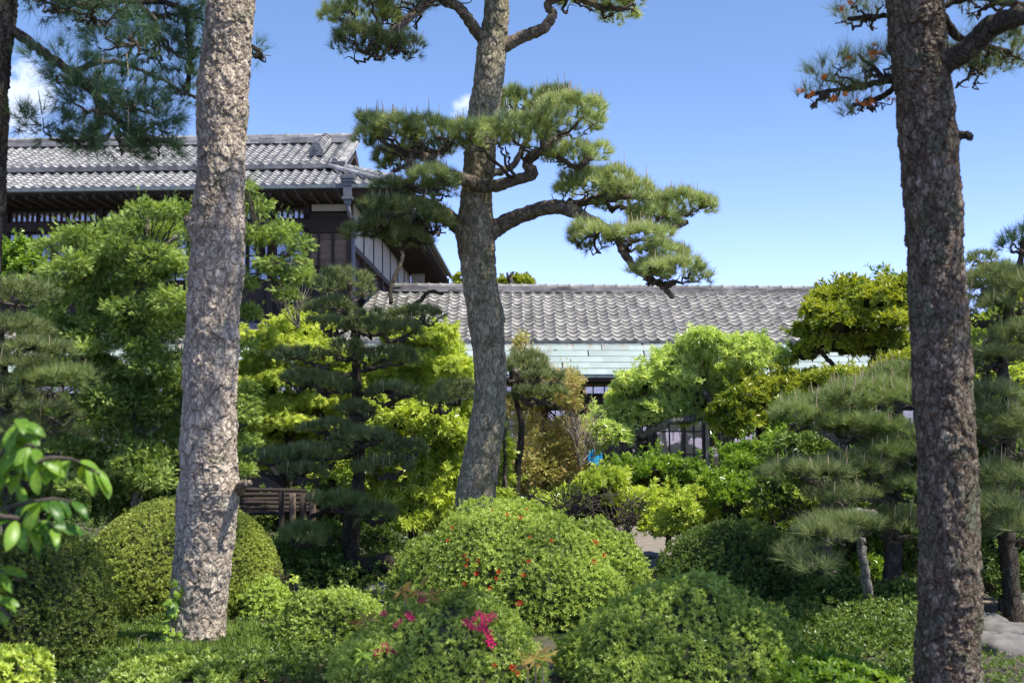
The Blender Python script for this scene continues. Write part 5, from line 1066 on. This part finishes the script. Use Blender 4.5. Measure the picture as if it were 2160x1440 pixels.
# bare twiggy shrubs
def twiggy(label, x, y, d, w, h, mat, n=26, seed=0, leaf=None, gx=None):
    root = tree_root('bare_shrub', label, x, y, d, 'shrub'); ts = TubeSet(); r_ = np.random.default_rng(seed); base = W(x, y, d); s = PX(d); tips = []
    base = Vector((base.x, base.y, max(base.z, .0)))
    if gx: base.z = gx
    for i in range(n):
        a = r_.random() * 6.28; R_ = r_.uniform(.1, 1) * w * s / 2; H = r_.uniform(.5, 1) * h * s
        e = np.array(base) + np.array([math.cos(a) * R_, math.sin(a) * R_, H]); m1 = np.array(base) * .6 + e * .4 + r_.normal(0, .05, 3); ts.add([base, m1, e], [.011, .007, .003], 5, 8, .01)
        for q in range(4):
            b = m1 + (e - m1) * r_.random(); t_ = b + (e - np.array(base)) * .2 + r_.normal(0, .10, 3); ts.add([b, (b + t_) / 2 + r_.normal(0, .02, 3), t_], [.005, .004, .002], 4, 5); tips.append(t_)
    ts.build('twigs', M[mat], root)
    if leaf:
        P = np.array(tips); leaf_obj('foliage', [whorls(P, UP + RNG.normal(0, .3, P.shape), 5, .035, .015, .4, 1.2, .02)], M[leaf], root)
twiggy('bare pinkish twigs rising before the dark wall right of the left trunk', 628, 690, 17.5, 100, 100, 'twig_pale', 12, 1)
twiggy('pale grey bare twig thicket between golden cypress and lime tree', 1222, 980, 17.2, 90, 130, 'twig_pale', 34, 2)
twiggy('thin bare twigs standing behind the red flowered azalea', 1200, 1085, 13.6, 260, 50, 'twig', 24, 3, 'olive')
twiggy('sparse budding shrub with a few yellow leaves above the sandy path', 1320, 1130, 14.2, 130, 80, 'twig', 16, 4, 'olive')
twiggy('small dry grey bush behind the blue cloth', 1285, 985, 18.5, 40, 40, 'twig_pale', 24, 5)
twiggy('dark bare rooty stems over the sandy patch left of the small clipped dome', 585, 1270, 12.8, 90, 60, 'twig', 14, 6)

# ---- clipped azaleas and domes
def dome(label, lobes, mat, **k):
    if mat != 'box': k['depth'] = .26; k['amp'] = k.get('amp', .05) + .035
    if mat == 'azalea':
        r_ = np.random.default_rng(len(label)); base_ = list(lobes)
        for c, r in base_[:2]:
            for q in range(9):
                v = norm(r_.normal(size=3)); v[2] = abs(v[2]) * .8; r2 = np.array(r) * r_.uniform(.22, .38); lobes = lobes + [(tuple(np.array(c) + norm(v) * np.array(r) * .78), tuple(r2))]
        k['cull'] = .9
    return mound('clipped_azalea', label, 'shrub', lobes, M[mat], **k)
LA = [lobe(70, 1330, 9.6, 172, 215, .75), lobe(-60, 1340, 9.8, 150, 200, .8)]
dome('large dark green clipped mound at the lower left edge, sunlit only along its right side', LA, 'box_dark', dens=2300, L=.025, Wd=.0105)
LB = [lobe(385, 1230, 12.8, 205, 178, 1.0)]
dome('big smooth clipped dome behind the left trunk, sunlit on its left half', LB, 'box', dens=2200, L=.026, Wd=.0105, amp=.03)
LB2 = [lobe(255, 1260, 12.2, 60, 80, .35), lobe(560, 1290, 12.3, 60, 70, .4)]
dome('looser leggy growth skirting the big smooth dome', LB2, 'azalea', dens=700, L=.034, Wd=.016, amp=.12, core=.6)
LC = [lobe(700, 1370, 10.3, 125, 130, .5)]
dome('small bright green rounded azalea without flowers, left of the pink flowered one', LC, 'azalea', dens=2000, L=.028, Wd=.012, amp=.08)
LD = [lobe(1090, 1270, 12, 245, 205, .95), lobe(1240, 1260, 12.1, 130, 150, .6), lobe(900, 1270, 12.3, 80, 140, .5)]
D_ = dome('largest azalea mound with scattered red flowers at the foot of the centre pine', LD, 'azalea', dens=2000, L=.031, Wd=.0125, amp=.07)
LE = [lobe(930, 1420, 8.6, 190, 160, .55), lobe(1040, 1430, 8.5, 100, 100, .4), lobe(800, 1440, 8.4, 90, 110, .4)]
E_ = dome('front azalea with pink and magenta flowers at the bottom centre', LE, 'azalea', dens=2200, L=.028, Wd=.011, amp=.09)
LF = [lobe(1430, 1440, 9.0, 245, 200, .8), lobe(1600, 1460, 9.2, 120, 150, .6)]
dome('wide domed azalea at the bottom right of centre with sun patches on its top', LF, 'azalea', dens=2100, L=.029, Wd=.0115, amp=.05)
LG = [lobe(1550, 1240, 13.2, 165, 145, .8), lobe(1690, 1260, 13, 120, 120, .6)]
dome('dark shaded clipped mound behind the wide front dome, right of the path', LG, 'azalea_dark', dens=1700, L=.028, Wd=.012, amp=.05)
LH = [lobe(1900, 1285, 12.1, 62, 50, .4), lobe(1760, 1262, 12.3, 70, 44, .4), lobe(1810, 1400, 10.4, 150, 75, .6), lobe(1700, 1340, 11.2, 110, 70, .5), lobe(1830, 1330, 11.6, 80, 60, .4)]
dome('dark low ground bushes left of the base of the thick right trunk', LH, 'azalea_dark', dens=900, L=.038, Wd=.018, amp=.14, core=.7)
LI = [lobe(470, 1445, 9.0, 170, 55, .5), lobe(330, 1440, 8.9, 90, 40, .4), lobe(1730, 1450, 8.6, 160, 55, .4)]
mound('ground_cover', 'low leafy ground cover before the foot of the left trunk', 'ground cover', LI[:2], M['azalea'], dens=700, L=.045, Wd=.02, amp=.2, core=.6)
mound('ground_cover', 'low bright leaved ground cover at the bottom right', 'ground cover', LI[2:], M['midgreen'], dens=600, L=.055, Wd=.024, amp=.2, core=.6)
LJ = [lobe(20, 1420, 7.6, 70, 50, .3)]
mound('ground_cover', 'small yellow green leafy plant in the bottom left corner', 'ground cover', LJ, M['lush'], dens=500, L=.05, Wd=.022, amp=.2, core=.5)

# ---- blossoms sitting on the mounds
def blossom_mesh():
    v, f = [(0, 0, -.012)], []
    for k in range(5):
        a = k * 2 * math.pi / 5; c, s = math.cos(a), math.sin(a); n = len(v)
        for (r, w, z) in ((.35, .16, .004), (.35, -.16, .004), (.8, .26, .012), (.8, -.26, .012), (1, 0, .004)): v.append(((c * r - s * w) * .028, (s * r + c * w) * .028, z))
        f += [(0, n + 1, n), (n, n + 1, n + 3, n + 2), (n + 2, n + 3, n + 4)]
    me = bpy.data.meshes.new('flower'); me.from_pydata(v, [], f); return me
red = leafmat('red_petal', (.34, .02, .01), (.50, .06, .03), trans=.3, spec=.2, tcol=(1.1, .6, .5)); pink = leafmat('pink_petal', (.34, .015, .10), (.52, .05, .18), trans=.3, spec=.2, tcol=(1.1, .6, .8))
BM_R = blossom_mesh(); BM_R.materials.append(red); BM_P = BM_R.copy(); BM_P.materials.clear(); BM_P.materials.append(pink)
def on_lobes(x, y, lobes, lift=1.03):
    o = Vector((0, 0, EYE)); dv = (W(x, y, 10) - o).normalized(); best = None
    for c, r in lobes:
        c = Vector(c); S = Vector((1 / r[0] / lift, 1 / r[1] / lift, 1 / r[2] / lift)); oo = (o - c) * S; dd = dv * S
        A_, B_, C_ = dd.dot(dd), 2 * oo.dot(dd), oo.dot(oo) - 1; q = B_ * B_ - 4 * A_ * C_
        if q >= 0:
            t = (-B_ - math.sqrt(q)) / (2 * A_); p = o + dv * t
            if best is None or t < best[0]: best = (t, p, Vector([(p[i] - c[i]) / r[i] ** 2 for i in range(3)]).normalized())
    return best
def flower(x, y, lobes, me, root, s=1.0):
    h = on_lobes(x, y, lobes)
    if not h: return
    o = bpy.data.objects.new('flower', me); C.objects.link(o); o.location = h[1]
    nn = (h[2] + Vector((random.uniform(-.4, .4), -.5, random.uniform(-.1, .4)))).normalized()
    o.rotation_mode = 'QUATERNION'; o.rotation_quaternion = nn.to_track_quat('Z', 'Y') @ Matrix.Rotation(random.random() * 6, 4, 'Z').to_quaternion(); o.scale = [s * random.uniform(.6, 1.05)] * 3
    loc = o.location.copy(); o.parent = root; o.location = loc - root.location
for (x, y) in [(1040, 1076), (1070, 1085), (1118, 1132), (1112, 1074), (945, 1140), (953, 1112), (983, 1170), (986, 1180), (984, 1192), (1009, 1183), (1005, 1209), (1052, 1205), (1047, 1219), (1104, 1212), (981, 1230), (1034, 1240), (1092, 1272), (1098, 1270), (1163, 1140), (1253, 1141), (1259, 1145), (1276, 1171), (1252, 1184), (1248, 1210), (1325, 1250), (1347, 1247), (1115, 1183), (1098, 1092)]:
    flower(x, y, LD, BM_R, D_)
for (x, y) in [(770, 1270), (807, 1292), (810, 1296), (862, 1297), (866, 1301), (836, 1318), (984, 1313), (990, 1318), (1010, 1296), (1018, 1302), (1028, 1300), (1033, 1308), (1020, 1325), (1016, 1318), (1032, 1352), (1036, 1358), (812, 1364), (836, 1375), (797, 1376), (889, 1268), (782, 1283), (1000, 1306), (1022, 1312), (994, 1322), (1040, 1300), (822, 1372), (870, 1305), (845, 1310), (1028, 1335), (1012, 1326)]:
    flower(x, y, LE, BM_P, E_, 1.25)
for (x, y) in [(1043, 1402), (1080, 1408), (1092, 1420), (1034, 1345)]: flower(x, y, LE, BM_R, E_, 1)

# ---- undergrowth that closes the floor of the garden
def patch(name, label, quad, mat, n, L, Wd, k=6, h=.05, lo=.4, hi=1.3, cat='ground cover'):
    """leafy plants growing over an area of ground given by four pixel corners"""
    g = [np.array(W(x, y, ground_d(y)))[:2] for x, y in quad]; u = RNG.random((n, 2))
    XY = ((1 - u[:, :1]) * (1 - u[:, 1:]) * g[0] + u[:, :1] * (1 - u[:, 1:]) * g[1] + u[:, :1] * u[:, 1:] * g[2] + (1 - u[:, :1]) * u[:, 1:] * g[3])
    f = wavy(np.hstack([XY, np.zeros((n, 1))]), 4); keep = f + RNG.normal(0, .25, n) > -.45; XY = XY[keep]; f = f[keep]
    Z = ground_z(XY[:, 0], XY[:, 1]) + h * RNG.random(len(XY)) * (1 + np.maximum(f, 0) * 2.2); P = np.hstack([XY, Z[:, None]])
    c = P.mean(0); root = empty(name, (c[0], c[1], 0), label, cat)
    root['kind'] = 'stuff'
    o = leaf_obj('foliage', [whorls(P, norm(UP + RNG.normal(0, .35, P.shape)), k, L, Wd, lo, hi, .02)], mat, root); o['kind'] = 'stuff'
    return root
patch('leafy_ground_cover', 'low green leaves carpeting the ground along the bottom left', [(-60, 1445), (780, 1445), (680, 1330), (60, 1330)], M['azalea_dark'], 5200, .040, .018, h=.07)
patch('leafy_ground_cover', 'dark leafy carpet round the foot of the thick right trunk', [(1560, 1445), (2060, 1445), (2040, 1290), (1660, 1290)], M['azalea_dark'], 4200, .045, .02, h=.10)
patch('leafy_ground_cover', 'shaded undergrowth between the domes and the tiered pine', [(80, 1290), (900, 1290), (1000, 1140), (60, 1140)], M['azalea_dark'], 9000, .05, .024, h=.16)
patch('leafy_ground_cover', 'undergrowth below the wall of the low house', [(-700, 1140), (1360, 1140), (1500, 1075), (-1400, 1075)], M['azalea_dark'], 9000, .08, .04, h=.5)
patch('leafy_ground_cover', 'dark undergrowth on the right behind the pine stems', [(1440, 1260), (2000, 1240), (2700, 1080), (1430, 1100)], M['azalea_dark'], 9000, .06, .028, h=.25)
pg = patch('grass', 'fine pale green grass beside the dark mound at lower left', [(190, 1420), (560, 1400), (540, 1335), (230, 1335)], M['grass'], 3600, .11, .0045, k=5, h=.01, lo=.05, hi=.6, cat='grass')

# ---- background growth that hides the foot of the house
BACK = [('backdrop_shrub', 'dark shrub mass before the dark wall at far left', [(60, 1000, 90, 50), (180, 1040, 80, 44), (-80, 1000, 90, 70), (120, 960, 60, 40)], 'azalea_dark', 18.6, (80, 1100)),
        ('backdrop_shrub', 'dark shrub behind the big smooth dome and the cypress stem', [(300, 1060, 90, 34), (420, 1050, 80, 40), (500, 1080, 60, 30)], 'azalea_dark', 18, (380, 1110)),
        ('backdrop_shrub', 'green shrub filling the shade behind the tiered pine', [(650, 1060, 60, 40), (740, 1090, 70, 40), (560, 1090, 50, 26)], 'azalea_dark', 17.6, (680, 1130)),
        ('backdrop_shrub', 'shady green shrub under the arching lime tree branches', [(1280, 1040, 60, 36), (1220, 1080, 50, 26), (1520, 1090, 60, 34), (1420, 1035, 60, 24)], 'midgreen', 17.8, (1300, 1100)),
        ('backdrop_shrub', 'dark green shrub behind the grey green pine stems', [(1720, 1010, 70, 44), (1800, 960, 70, 60), (1880, 1000, 70, 60), (1960, 960, 60, 70), (1780, 880, 50, 30)], 'azalea_dark', 16.6, (1800, 1130)),
        ('backdrop_shrub', 'dark green tree mass right of the thick trunk low down', [(2100, 980, 60, 60), (2170, 1020, 60, 80), (2080, 1080, 50, 60), (2150, 1120, 60, 50), (2050, 1010, 40, 60)], 'azalea_dark', 15.6, (2110, 1170)),
        ('backdrop_shrub', 'shaded shrub closing the gap behind the front pines at the right', [(1700, 1110, 70, 34), (1800, 1120, 70, 40), (1900, 1120, 60, 44), (1980, 1080, 50, 70)], 'azalea_dark', 15.4, (1850, 1170)),
        ('backdrop_shrub', 'green bush behind the left pine at mid height', [(20, 880, 60, 60), (110, 900, 60, 40), (-60, 820, 70, 90)], 'midgreen', 19.5, (20, 1050))]
for i, (nm_, lb_, sp, mt, d_, rp) in enumerate(BACK):
    broad('evergreen_shrub', lb_, sp, M[mt], d_, rp, [([(rp[0], 1110 + (60 if d_ < 16 else 0)), rp], 10, 6)], dens=380, L=.08, Wd=.034, n=8, seed=60 + i, q_=4, cat='shrub', zmin=-.8, core=True)

# ---- stones at the lower right, and others glimpsed between plants
STONE = solid('garden_stone', (.21, .195, .17), .9, (.11, .105, .095), 7, bump=.8)
def stone(label, x, y, d, rx, ry, rz, seed=0):
    s = PX(d); c = W(x, y, d); c.z = ry * s * .25; r_ = np.random.default_rng(seed); a, b = 34, 20
    th, ph = np.meshgrid(np.linspace(0, 2*np.pi, a, endpoint=False), np.linspace(.04, np.pi - .04, b), indexing='ij')
    D = np.stack([np.cos(th)*np.sin(ph), np.sin(th)*np.sin(ph), np.cos(ph)], -1).reshape(-1, 3)
    D = np.sign(D) * np.abs(D) ** .75; o_ = r_.normal(size=3) * 9
    P = D * np.array([rx * s, rz, ry * s]); P = P * (1 + .15 * wavy(D + o_, 1.6) + .07 * wavy(D + o_, 5) + .03 * wavy(D + o_, 12))[:, None]
    i, j = np.meshgrid(np.arange(a), np.arange(b - 1), indexing='ij'); i2 = (i + 1) % a
    o = mesh_np('stone', P, np.stack([i*b+j, i*b+j+1, i2*b+j+1, i2*b+j], -1).reshape(-1, 4), STONE, smooth=True); o.location = c
    o['label'] = label; o['category'] = 'stone'; o['group'] = 'stones edging the garden path'; return o
stone('rounded grey stone touching the right trunk, highest of the three at the lower right', 2085, 1312, 11.6, 42, 24, .25, 1)
stone('flat wide grey stone in the middle of the three at the lower right edge', 2125, 1345, 11.0, 58, 26, .3, 2)
stone('lowest broad stone at the lower right edge, partly in shade', 2110, 1390, 10.2, 60, 30, .3, 3)
stone('pale flat topped stone left of the thick trunk behind the dark bushes', 1835, 1262, 12.4, 44, 22, .3, 4)
stone('upright stone beside the sandy path below the yellow mound', 1368, 1150, 19.0, 30, 12, .25, 5)
stone('grey stone against the roots of the tiered pine', 800, 1235, 14.3, 36, 22, .25, 7)

# ---- low rack of stacked bark boards with posts, behind the big smooth dome
rk = W(600, 1110, 16.6); rack = empty('garden_shelter', (rk.x, rk.y, 0), 'low dark wooden shelter with stacked board roof and rough posts, right of the left trunk', 'shelter')
for k in range(6):
    y0 = -.35 + k * .13; o = MB().box(-.62 + .03 * (k % 2), .40 + .02 * (k % 3), y0, y0 + .125, 0, .03).build('roof_board', WOOD_DARK, rack, bevel=.006)
    o.location = (0, 0, zY(1072, 16.6) + k * .028); o.rotation_euler = (.18, .02 * (k % 3 - 1), 0)
zr = zY(1068, 16.6)
for k, (dx, w, hh) in enumerate(((.03, .07, .22), (.17, .075, .18), (.30, .08, .16), (.42, .08, .2), (-.55, .06, 0))):
    V, Q = bare_tube([(dx, -.42, -.05), (dx + .01, -.42, .4), (dx, -.42, zr + hh)], [w * .62, w * .58, w * .55], 10, 8); mesh_np('post', V, Q, WOOD_BROWN if k % 2 else WOOD_BEAM, rack, smooth=True)
MB().box(-.6, .45, -.3, .3, zr - .1, zr - .04).build('beam', WOOD_BEAM, rack)

# ---- bright blue jacket hanging in the gap beside the low house
bl = W(1255, 962, 22); blue = solid('blue_cloth', (.02, .42, .72), .8, (.01, .30, .58), 12)
coat = empty('hanging_jacket', (bl.x, bl.y, 0), 'bright blue jacket hanging before the dark wall, right of the golden cypress', 'jacket')
v, q = bare_tube([(0, 0, bl.z - .17), (.005, .01, bl.z - .05), (-.005, 0, bl.z + .06), (0, 0, bl.z + .12), (0, 0, bl.z + .14)], [.085, .08, .085, .06, .02], 12, 22, .002); v[:, 1] *= .6
mesh_np('body', v, q, blue, coat, smooth=True)
for sg in (-1, 1):
    v, q = bare_tube([(sg * .065, 0, bl.z + .10), (sg * .10, 0, bl.z), (sg * .10, -.02, bl.z - .12)], [.035, .03, .026], 8, 8, .002); mesh_np('sleeve', v, q, blue, coat, smooth=True)
MB().box(-.16, -.13, .08, .11, 0, bl.z + .35).box(.13, .16, .08, .11, 0, bl.z + .35).box(-.16, .16, .08, .11, bl.z + .16, bl.z + .19).build('stand', WOOD_BEAM, coat)

# ---- ivy at the foot of the left trunk
iv = W(365, 1330, 10); ivy = empty('ivy', (iv.x, iv.y, 0), 'bright green ivy climbing the left foot of the pinkish grey trunk', 'vine')
ts = TubeSet(); stem_ = [W(372, 1375, 9.98), W(362, 1340, 9.98), W(358, 1300, 9.99), (W(372, 1262, 10.0)), W(376, 1240, 10.0)]
ts.add(stem_, [.008, .007, .006, .005, .003], 6, 20, .004); st2 = [W(372, 1375, 9.9), W(330, 1380, 9.6), W(300, 1368, 9.5), W(294, 1345, 9.5), W(312, 1335, 9.5)]; ts.add(st2, [.007, .006, .005, .004, .003], 6, 20, .003); ts.build('stem', M['twig_pale'], ivy)
def _ivy():
    o = [(0, 0), (.55, .05), (.42, .35), (.5, .62), (.2, .68), (0, 1), (-.2, .68), (-.5, .62), (-.42, .35), (-.55, .05)]
    v = [(0, .35, .06)] + [(x, y, -.05 if abs(x) > .3 else 0) for x, y in o]; return T_(v, [(0, i, i % 10 + 1) for i in range(1, 11)])
IVY = _ivy()
Pv = spline([tuple(p) for p in stem_], 44) + RNG.normal(0, .03, (44, 3)); Pv2 = np.array([tuple(W(x, y, 9.4)) for x, y in [(330, 1375), (352, 1365), (385, 1362), (410, 1372), (395, 1390), (365, 1392), (440, 1385), (460, 1400), (350, 1405), (500, 1395)]])
ivl = np.vstack([Pv, Pv2]); dn = norm(np.array([0, -.3, -.8]) + RNG.normal(0, .35, ivl.shape)); vv = place(IVY, ivl, dn, norm(np.array([.2, -1, .6]) + RNG.normal(0, .25, ivl.shape)), RNG.uniform(.04, .085, len(ivl)), RNG.uniform(.04, .075, len(ivl)), RNG.random(len(ivl)))
leaf_obj('leaves', [vv], M['midgreen'], ivy)

# ---- broad leaves hanging into the picture at the left, out of focus
def big_leaf_mesh(seed):
    r_ = random.Random(seed); v, f = [], []; n = 7; bend = r_.uniform(.10, .35); tw = r_.uniform(-.3, .3)
    for i in range(n + 1):
        t = i / n; w = .21 * math.sin(math.pi * min(1, t * .94 + .03)) ** .8 * (1 - .25 * t) * (1 if t < .97 else .2)
        y = math.sin(t * 1.2) / 1.0; z = -bend * t * t; a = tw * t
        for s_ in (-1, 0, 1): v.append((s_ * w * math.cos(a), y * .93, z + abs(s_) * w * .32 + s_ * w * math.sin(a)))
    for i in range(n):
        for q in (0, 1): f.append((i*3+q, i*3+q+1, i*3+q+4, i*3+q+3))
    me = bpy.data.meshes.new('leaf'); me.from_pydata(v, [], f); me.polygons.foreach_set('use_smooth', [True] * len(f)); me.materials.append(M['bigleaf'])
    a = me.attributes.new('v', 'FLOAT', 'POINT'); c = r_.random(); a.data.foreach_set('value', [c] * len(v)); return me
BL = [big_leaf_mesh(i) for i in range(9)]
D0 = 4.6
bs = W(-330, 1180, D0); shrub = empty('broad_leaf_shrub', (bs.x, bs.y, 0), 'bright drooping broad leaves reaching in from the left edge, nearest plant to the camera', 'shrub')
ts = TubeSet(); ts.add([(bs.x, bs.y, -.05), (bs.x + .05, bs.y, .6), tuple(W(-200, 1100, D0))], [.03, .025, .018], 8, 16, .004)
BR = [[(-200, 1100), (-60, 1010), (10, 950), (35, 900), (42, 880)], [(-200, 1100), (-40, 1040), (50, 990), (110, 965), (170, 975), (212, 1000)], [(-200, 1100), (-30, 1080), (60, 1060), (120, 1050), (175, 1060)],
      [(-200, 1100), (-90, 1180), (-30, 1200), (15, 1210), (40, 1225)], [(-60, 1010), (0, 985), (60, 940), (80, 950)], [(-30, 1080), (40, 1095), (90, 1100), (112, 1110)], [(-90, 1180), (-40, 1250), (0, 1280), (20, 1300)]]
for bi, b in enumerate(BR):
    dd = [D0 + RNG.uniform(-.15, .15) + .02 * i for i in range(len(b))]; pts = [W(x, y, q) for (x, y), q in zip(b, dd)]
    ts.add(pts, np.linspace(.010, .004, len(b)), 6, 22, .002); c = spline([tuple(p) for p in pts], 40)
    for k in range(22 if bi not in (3, 6) else 14):
        t_ = int(12 + 27 * (k + RNG.random() * .6) / 22); p = Vector(c[min(t_, 39)])
        az = RNG.uniform(0, 6.28); dr = Vector((math.cos(az) * .8, math.sin(az) * .55 - .1, RNG.uniform(-1.3, .0)))
        if k > 19: dr = Vector(c[39] - c[34]).normalized() * .8 + Vector((0, 0, -.4))
        dr.normalize(); up = (Vector((.2, -.5, .8)) + Vector(RNG.normal(0, .3, 3))); sd = dr.cross(up).normalized(); up = sd.cross(dr)
        o = bpy.data.objects.new('leaf', BL[(k * 3 + bi) % 9]); C.objects.link(o)
        mt = Matrix((sd, dr, up)).transposed().to_4x4(); mt.translation = p + dr * .012; s_ = RNG.uniform(.085, .135)
        o.matrix_world = mt @ Matrix.Scale(s_, 4); o.parent = shrub; o.matrix_parent_inverse = Matrix.Translation(shrub.location).inverted()
ts.build('stems', M['twig'], shrub)

# ---- shoots rising from the front azalea
def shoots_plant(label, pts, d, mat, L, Wd, n, name='young_shoots', droop=1.2, ground=True):
    x0, y0 = pts[0][0], pts[0][1]; p0 = W(x0, y0, d); root = empty(name, (p0.x, p0.y, 0), label, 'plant'); ts = TubeSet(); P = []; Dn = []
    for (x, y, tx, ty) in pts:
        a = W(x, y, d); b = W(tx, ty, d - RNG.uniform(0, .2)); ts.add([(a.x, a.y, 0), a, (a + b) / 2 + Vector((.01, 0, .01)), b], [.006, .005, .004, .003], 5, 12, .002)
        P.append(b); Dn.append((b - a).normalized())
    ts.build('stem', M['twig_pale'], root); P = np.array([tuple(p) for p in P]); leaf_obj('leaves', [whorls(P, np.array([tuple(q) for q in Dn]), n, L, Wd, .6, 2.3, .05)], mat, root)
shoots_plant('pale drooping leafed shoots above the pink flowered azalea', [(860, 1330, 850, 1250), (890, 1330, 885, 1252), (870, 1330, 905, 1262), (780, 1400, 772, 1312)], 8.6, M['newleaf'], .12, .032, 9)
shoots_plant('reddish young shoot with yellow leaves at the bottom centre', [(1125, 1460, 1128, 1395), (1140, 1460, 1145, 1400), (1110, 1460, 1108, 1405)], 7.8, M['newleaf'], .12, .032, 9)
shoots_plant('small bright green sprig standing above the small clipped dome', [(625, 1290, 618, 1228), (640, 1280, 624, 1222)], 10.8, M['lush'], .05, .03, 9)
shoots_plant('bright narrow leafed sprig in front of the pink flowered azalea', [(770, 1440, 766, 1385), (775, 1440, 772, 1400), (760, 1440, 755, 1410)], 8.1, M['midgreen'], .075, .022, 10)

# ---- topiary crowns far behind the ridge
for i, (label, sp) in enumerate((('round topped yellow green clipped tree showing over the tiled ridge', [(1103, 594, 26, 12)]), ('lower pad of a clipped tree just right of the centre trunk above the ridge', [(1062, 597, 16, 7)]), ('tiny tuft of a tree above the ridge left of the centre trunk', [(968, 590, 9, 10)]))):
    broad('clipped_tree', label, sp, M['olive'], 40, (sp[0][0], 900), [([(sp[0][0], 1050), (sp[0][0], 700), (sp[0][0], sp[0][1])], 10, 5)], dens=160, L=.14, Wd=.07, n=7, seed=80 + i, q_=4, dj=.1, twk=1)
ts = TubeSet(); kp = tree_root('dead_branch', 'small dark twisted branch stub standing up behind the tiled ridge', 1076, 600, 39.5, 'tree'); ts.add([(kp.location.x, kp.location.y, 0), W(1076, 700, 39.5), W(1078, 600, 39.5), W(1073, 588, 39.5), W(1079, 578, 39.5), W(1083, 574, 39.5)], [.12, .1, .08, .06, .05, .03], 6, 24, .01); ts.add([W(1077, 592, 39.5), W(1071, 583, 39.5), W(1070, 574, 39.5)], [.05, .04, .03], 6, 8); ts.build('trunk', M['twig'], kp)

# ---- more sunlit growth between the trees, each bush with its own look
MORE = [('yellow_shrub', 'sunny lime shrub filling between the left trunk and the shaded pine', [(540, 830, 40, 50), (590, 930, 50, 40), (650, 700, 60, 34), (720, 800, 60, 50), (640, 880, 60, 44), (700, 860, 50, 40), (540, 950, 36, 40)], 'maple', 18.8, (620, 1040)),
        ('yellow_shrub', 'tall lime green bush just left of the centre trunk under the tiled roof', [(930, 760, 50, 50), (880, 830, 60, 50), (960, 880, 44, 60), (850, 900, 60, 50), (800, 820, 50, 44), (920, 960, 60, 50), (820, 960, 50, 40)], 'lush', 18.6, (900, 1060)),
        ('evergreen_shrub', 'yellow green bush linking the golden cypress to the pruned lime tree', [(1300, 1010, 40, 22), (1260, 1045, 44, 20)], 'lush', 16.8, (1250, 1080)),
        ('evergreen_shrub', 'mid green bush between the pruned lime tree and the olive toned shrub', [(1620, 985, 50, 24), (1670, 915, 40, 26), (1560, 1015, 50, 22)], 'midgreen', 17.2, (1560, 1080)),
        ('evergreen_shrub', 'shaded green bush under the grey green pine at the right', [(1700, 960, 60, 40), (1770, 1000, 60, 44), (1850, 1080, 60, 44), (1640, 1030, 44, 30), (1900, 1160, 44, 60), (1760, 1160, 50, 40)], 'azalea_dark', 13.9, (1800, 1150)),
        ('evergreen_shrub', 'dark leafy bush right of the thick trunk at mid height', [(2080, 920, 40, 44), (2140, 980, 50, 50), (2090, 1050, 50, 50), (2150, 870, 40, 40), (2070, 1130, 30, 44), (2150, 1130, 50, 44)], 'azalea_dark', 13.2, (2110, 1150)),
        ('evergreen_shrub', 'sunny yellow green bush between the thick trunk and the right edge', [(2080, 720, 40, 34), (2130, 700, 50, 40), (2090, 800, 40, 40), (2140, 800, 40, 40)], 'lush', 15.4, (2110, 950))]
for i, (nm_, lb_, sp, mt, d_, rp) in enumerate(MORE):
    broad(nm_, lb_, sp, M[mt], d_, rp, [([(rp[0], 1120 + (60 if d_ < 16 else 0)), rp], 10, 6)], dens=380, L=.075, Wd=.028, n=8, lo=.5, hi=1.5, depth=.6, amp=.25, seed=120 + i, q_=4, cat='shrub', zmin=-.8, core=True, size=(.5, .85))

# ---- old orange needles and cone clusters on the sparse branches of the right pine
rp = next(o for o in C.objects if o.get('label', '').startswith('thick rusty'))
cp = np.array([tuple(W(x + RNG.uniform(-6, 6), y + RNG.uniform(-6, 6), 8.6 + RNG.uniform(-.1, .1))) for (x, y) in [(1790, 128), (1842, 105), (1846, 118), (1850, 112), (1838, 112), (1710, 203), (1735, 170), (1760, 215), (1830, 216), (1812, 222), (1880, 215), (1780, 205), (1775, 25), (1790, 8), (1690, 200)] for _ in range(2)])
leaf_obj('cones', [whorls(cp, norm(UP + RNG.normal(0, .5, cp.shape)), 12, .035, .010, .1, 1.4, .02)], M['needle_old'], rp)['kind'] = 'stuff'

broad('evergreen_shrub', 'dark shaded bush right of the thick trunk just behind the stones', [(2100, 1230, 50, 24), (2150, 1215, 50, 30), (2070, 1200, 30, 30)], M['azalea_dark'], 12.6, (2110, 1290), [([(2110, 1300), (2110, 1250)], 10, 6)], dens=480, L=.06, Wd=.024, n=8, depth=.4, amp=.2, seed=140, q_=4, cat='shrub', core=True)

patch('leafy_ground_cover', 'low dark weeds between the stones at the lower right corner', [(2040, 1445), (2300, 1445), (2260, 1290), (2050, 1300)], M['azalea_dark'], 800, .035, .014, h=.03)
# fallen brown needles and leaves on the bare soil
g_ = np.stack([RNG.uniform(-4.5, 6, 9000), RNG.uniform(7.5, 19, 9000)], 1); Pl = np.column_stack([g_, ground_z(g_[:, 0], g_[:, 1]) + .036])
lo_ = mesh_np('leaf_litter', *[q for q in place(LEAF, Pl, np.column_stack([RNG.normal(size=(9000, 2)), RNG.normal(0, .12, 9000)]), UP + RNG.normal(0, .2, Pl.shape), RNG.uniform(.02, .06, 9000), RNG.uniform(.006, .022, 9000), RNG.random(9000))][:2], solid('dry_leaf', (.24, .15, .08), .9, (.12, .075, .04), 3, rand=.3))
lo_['kind'] = 'stuff'
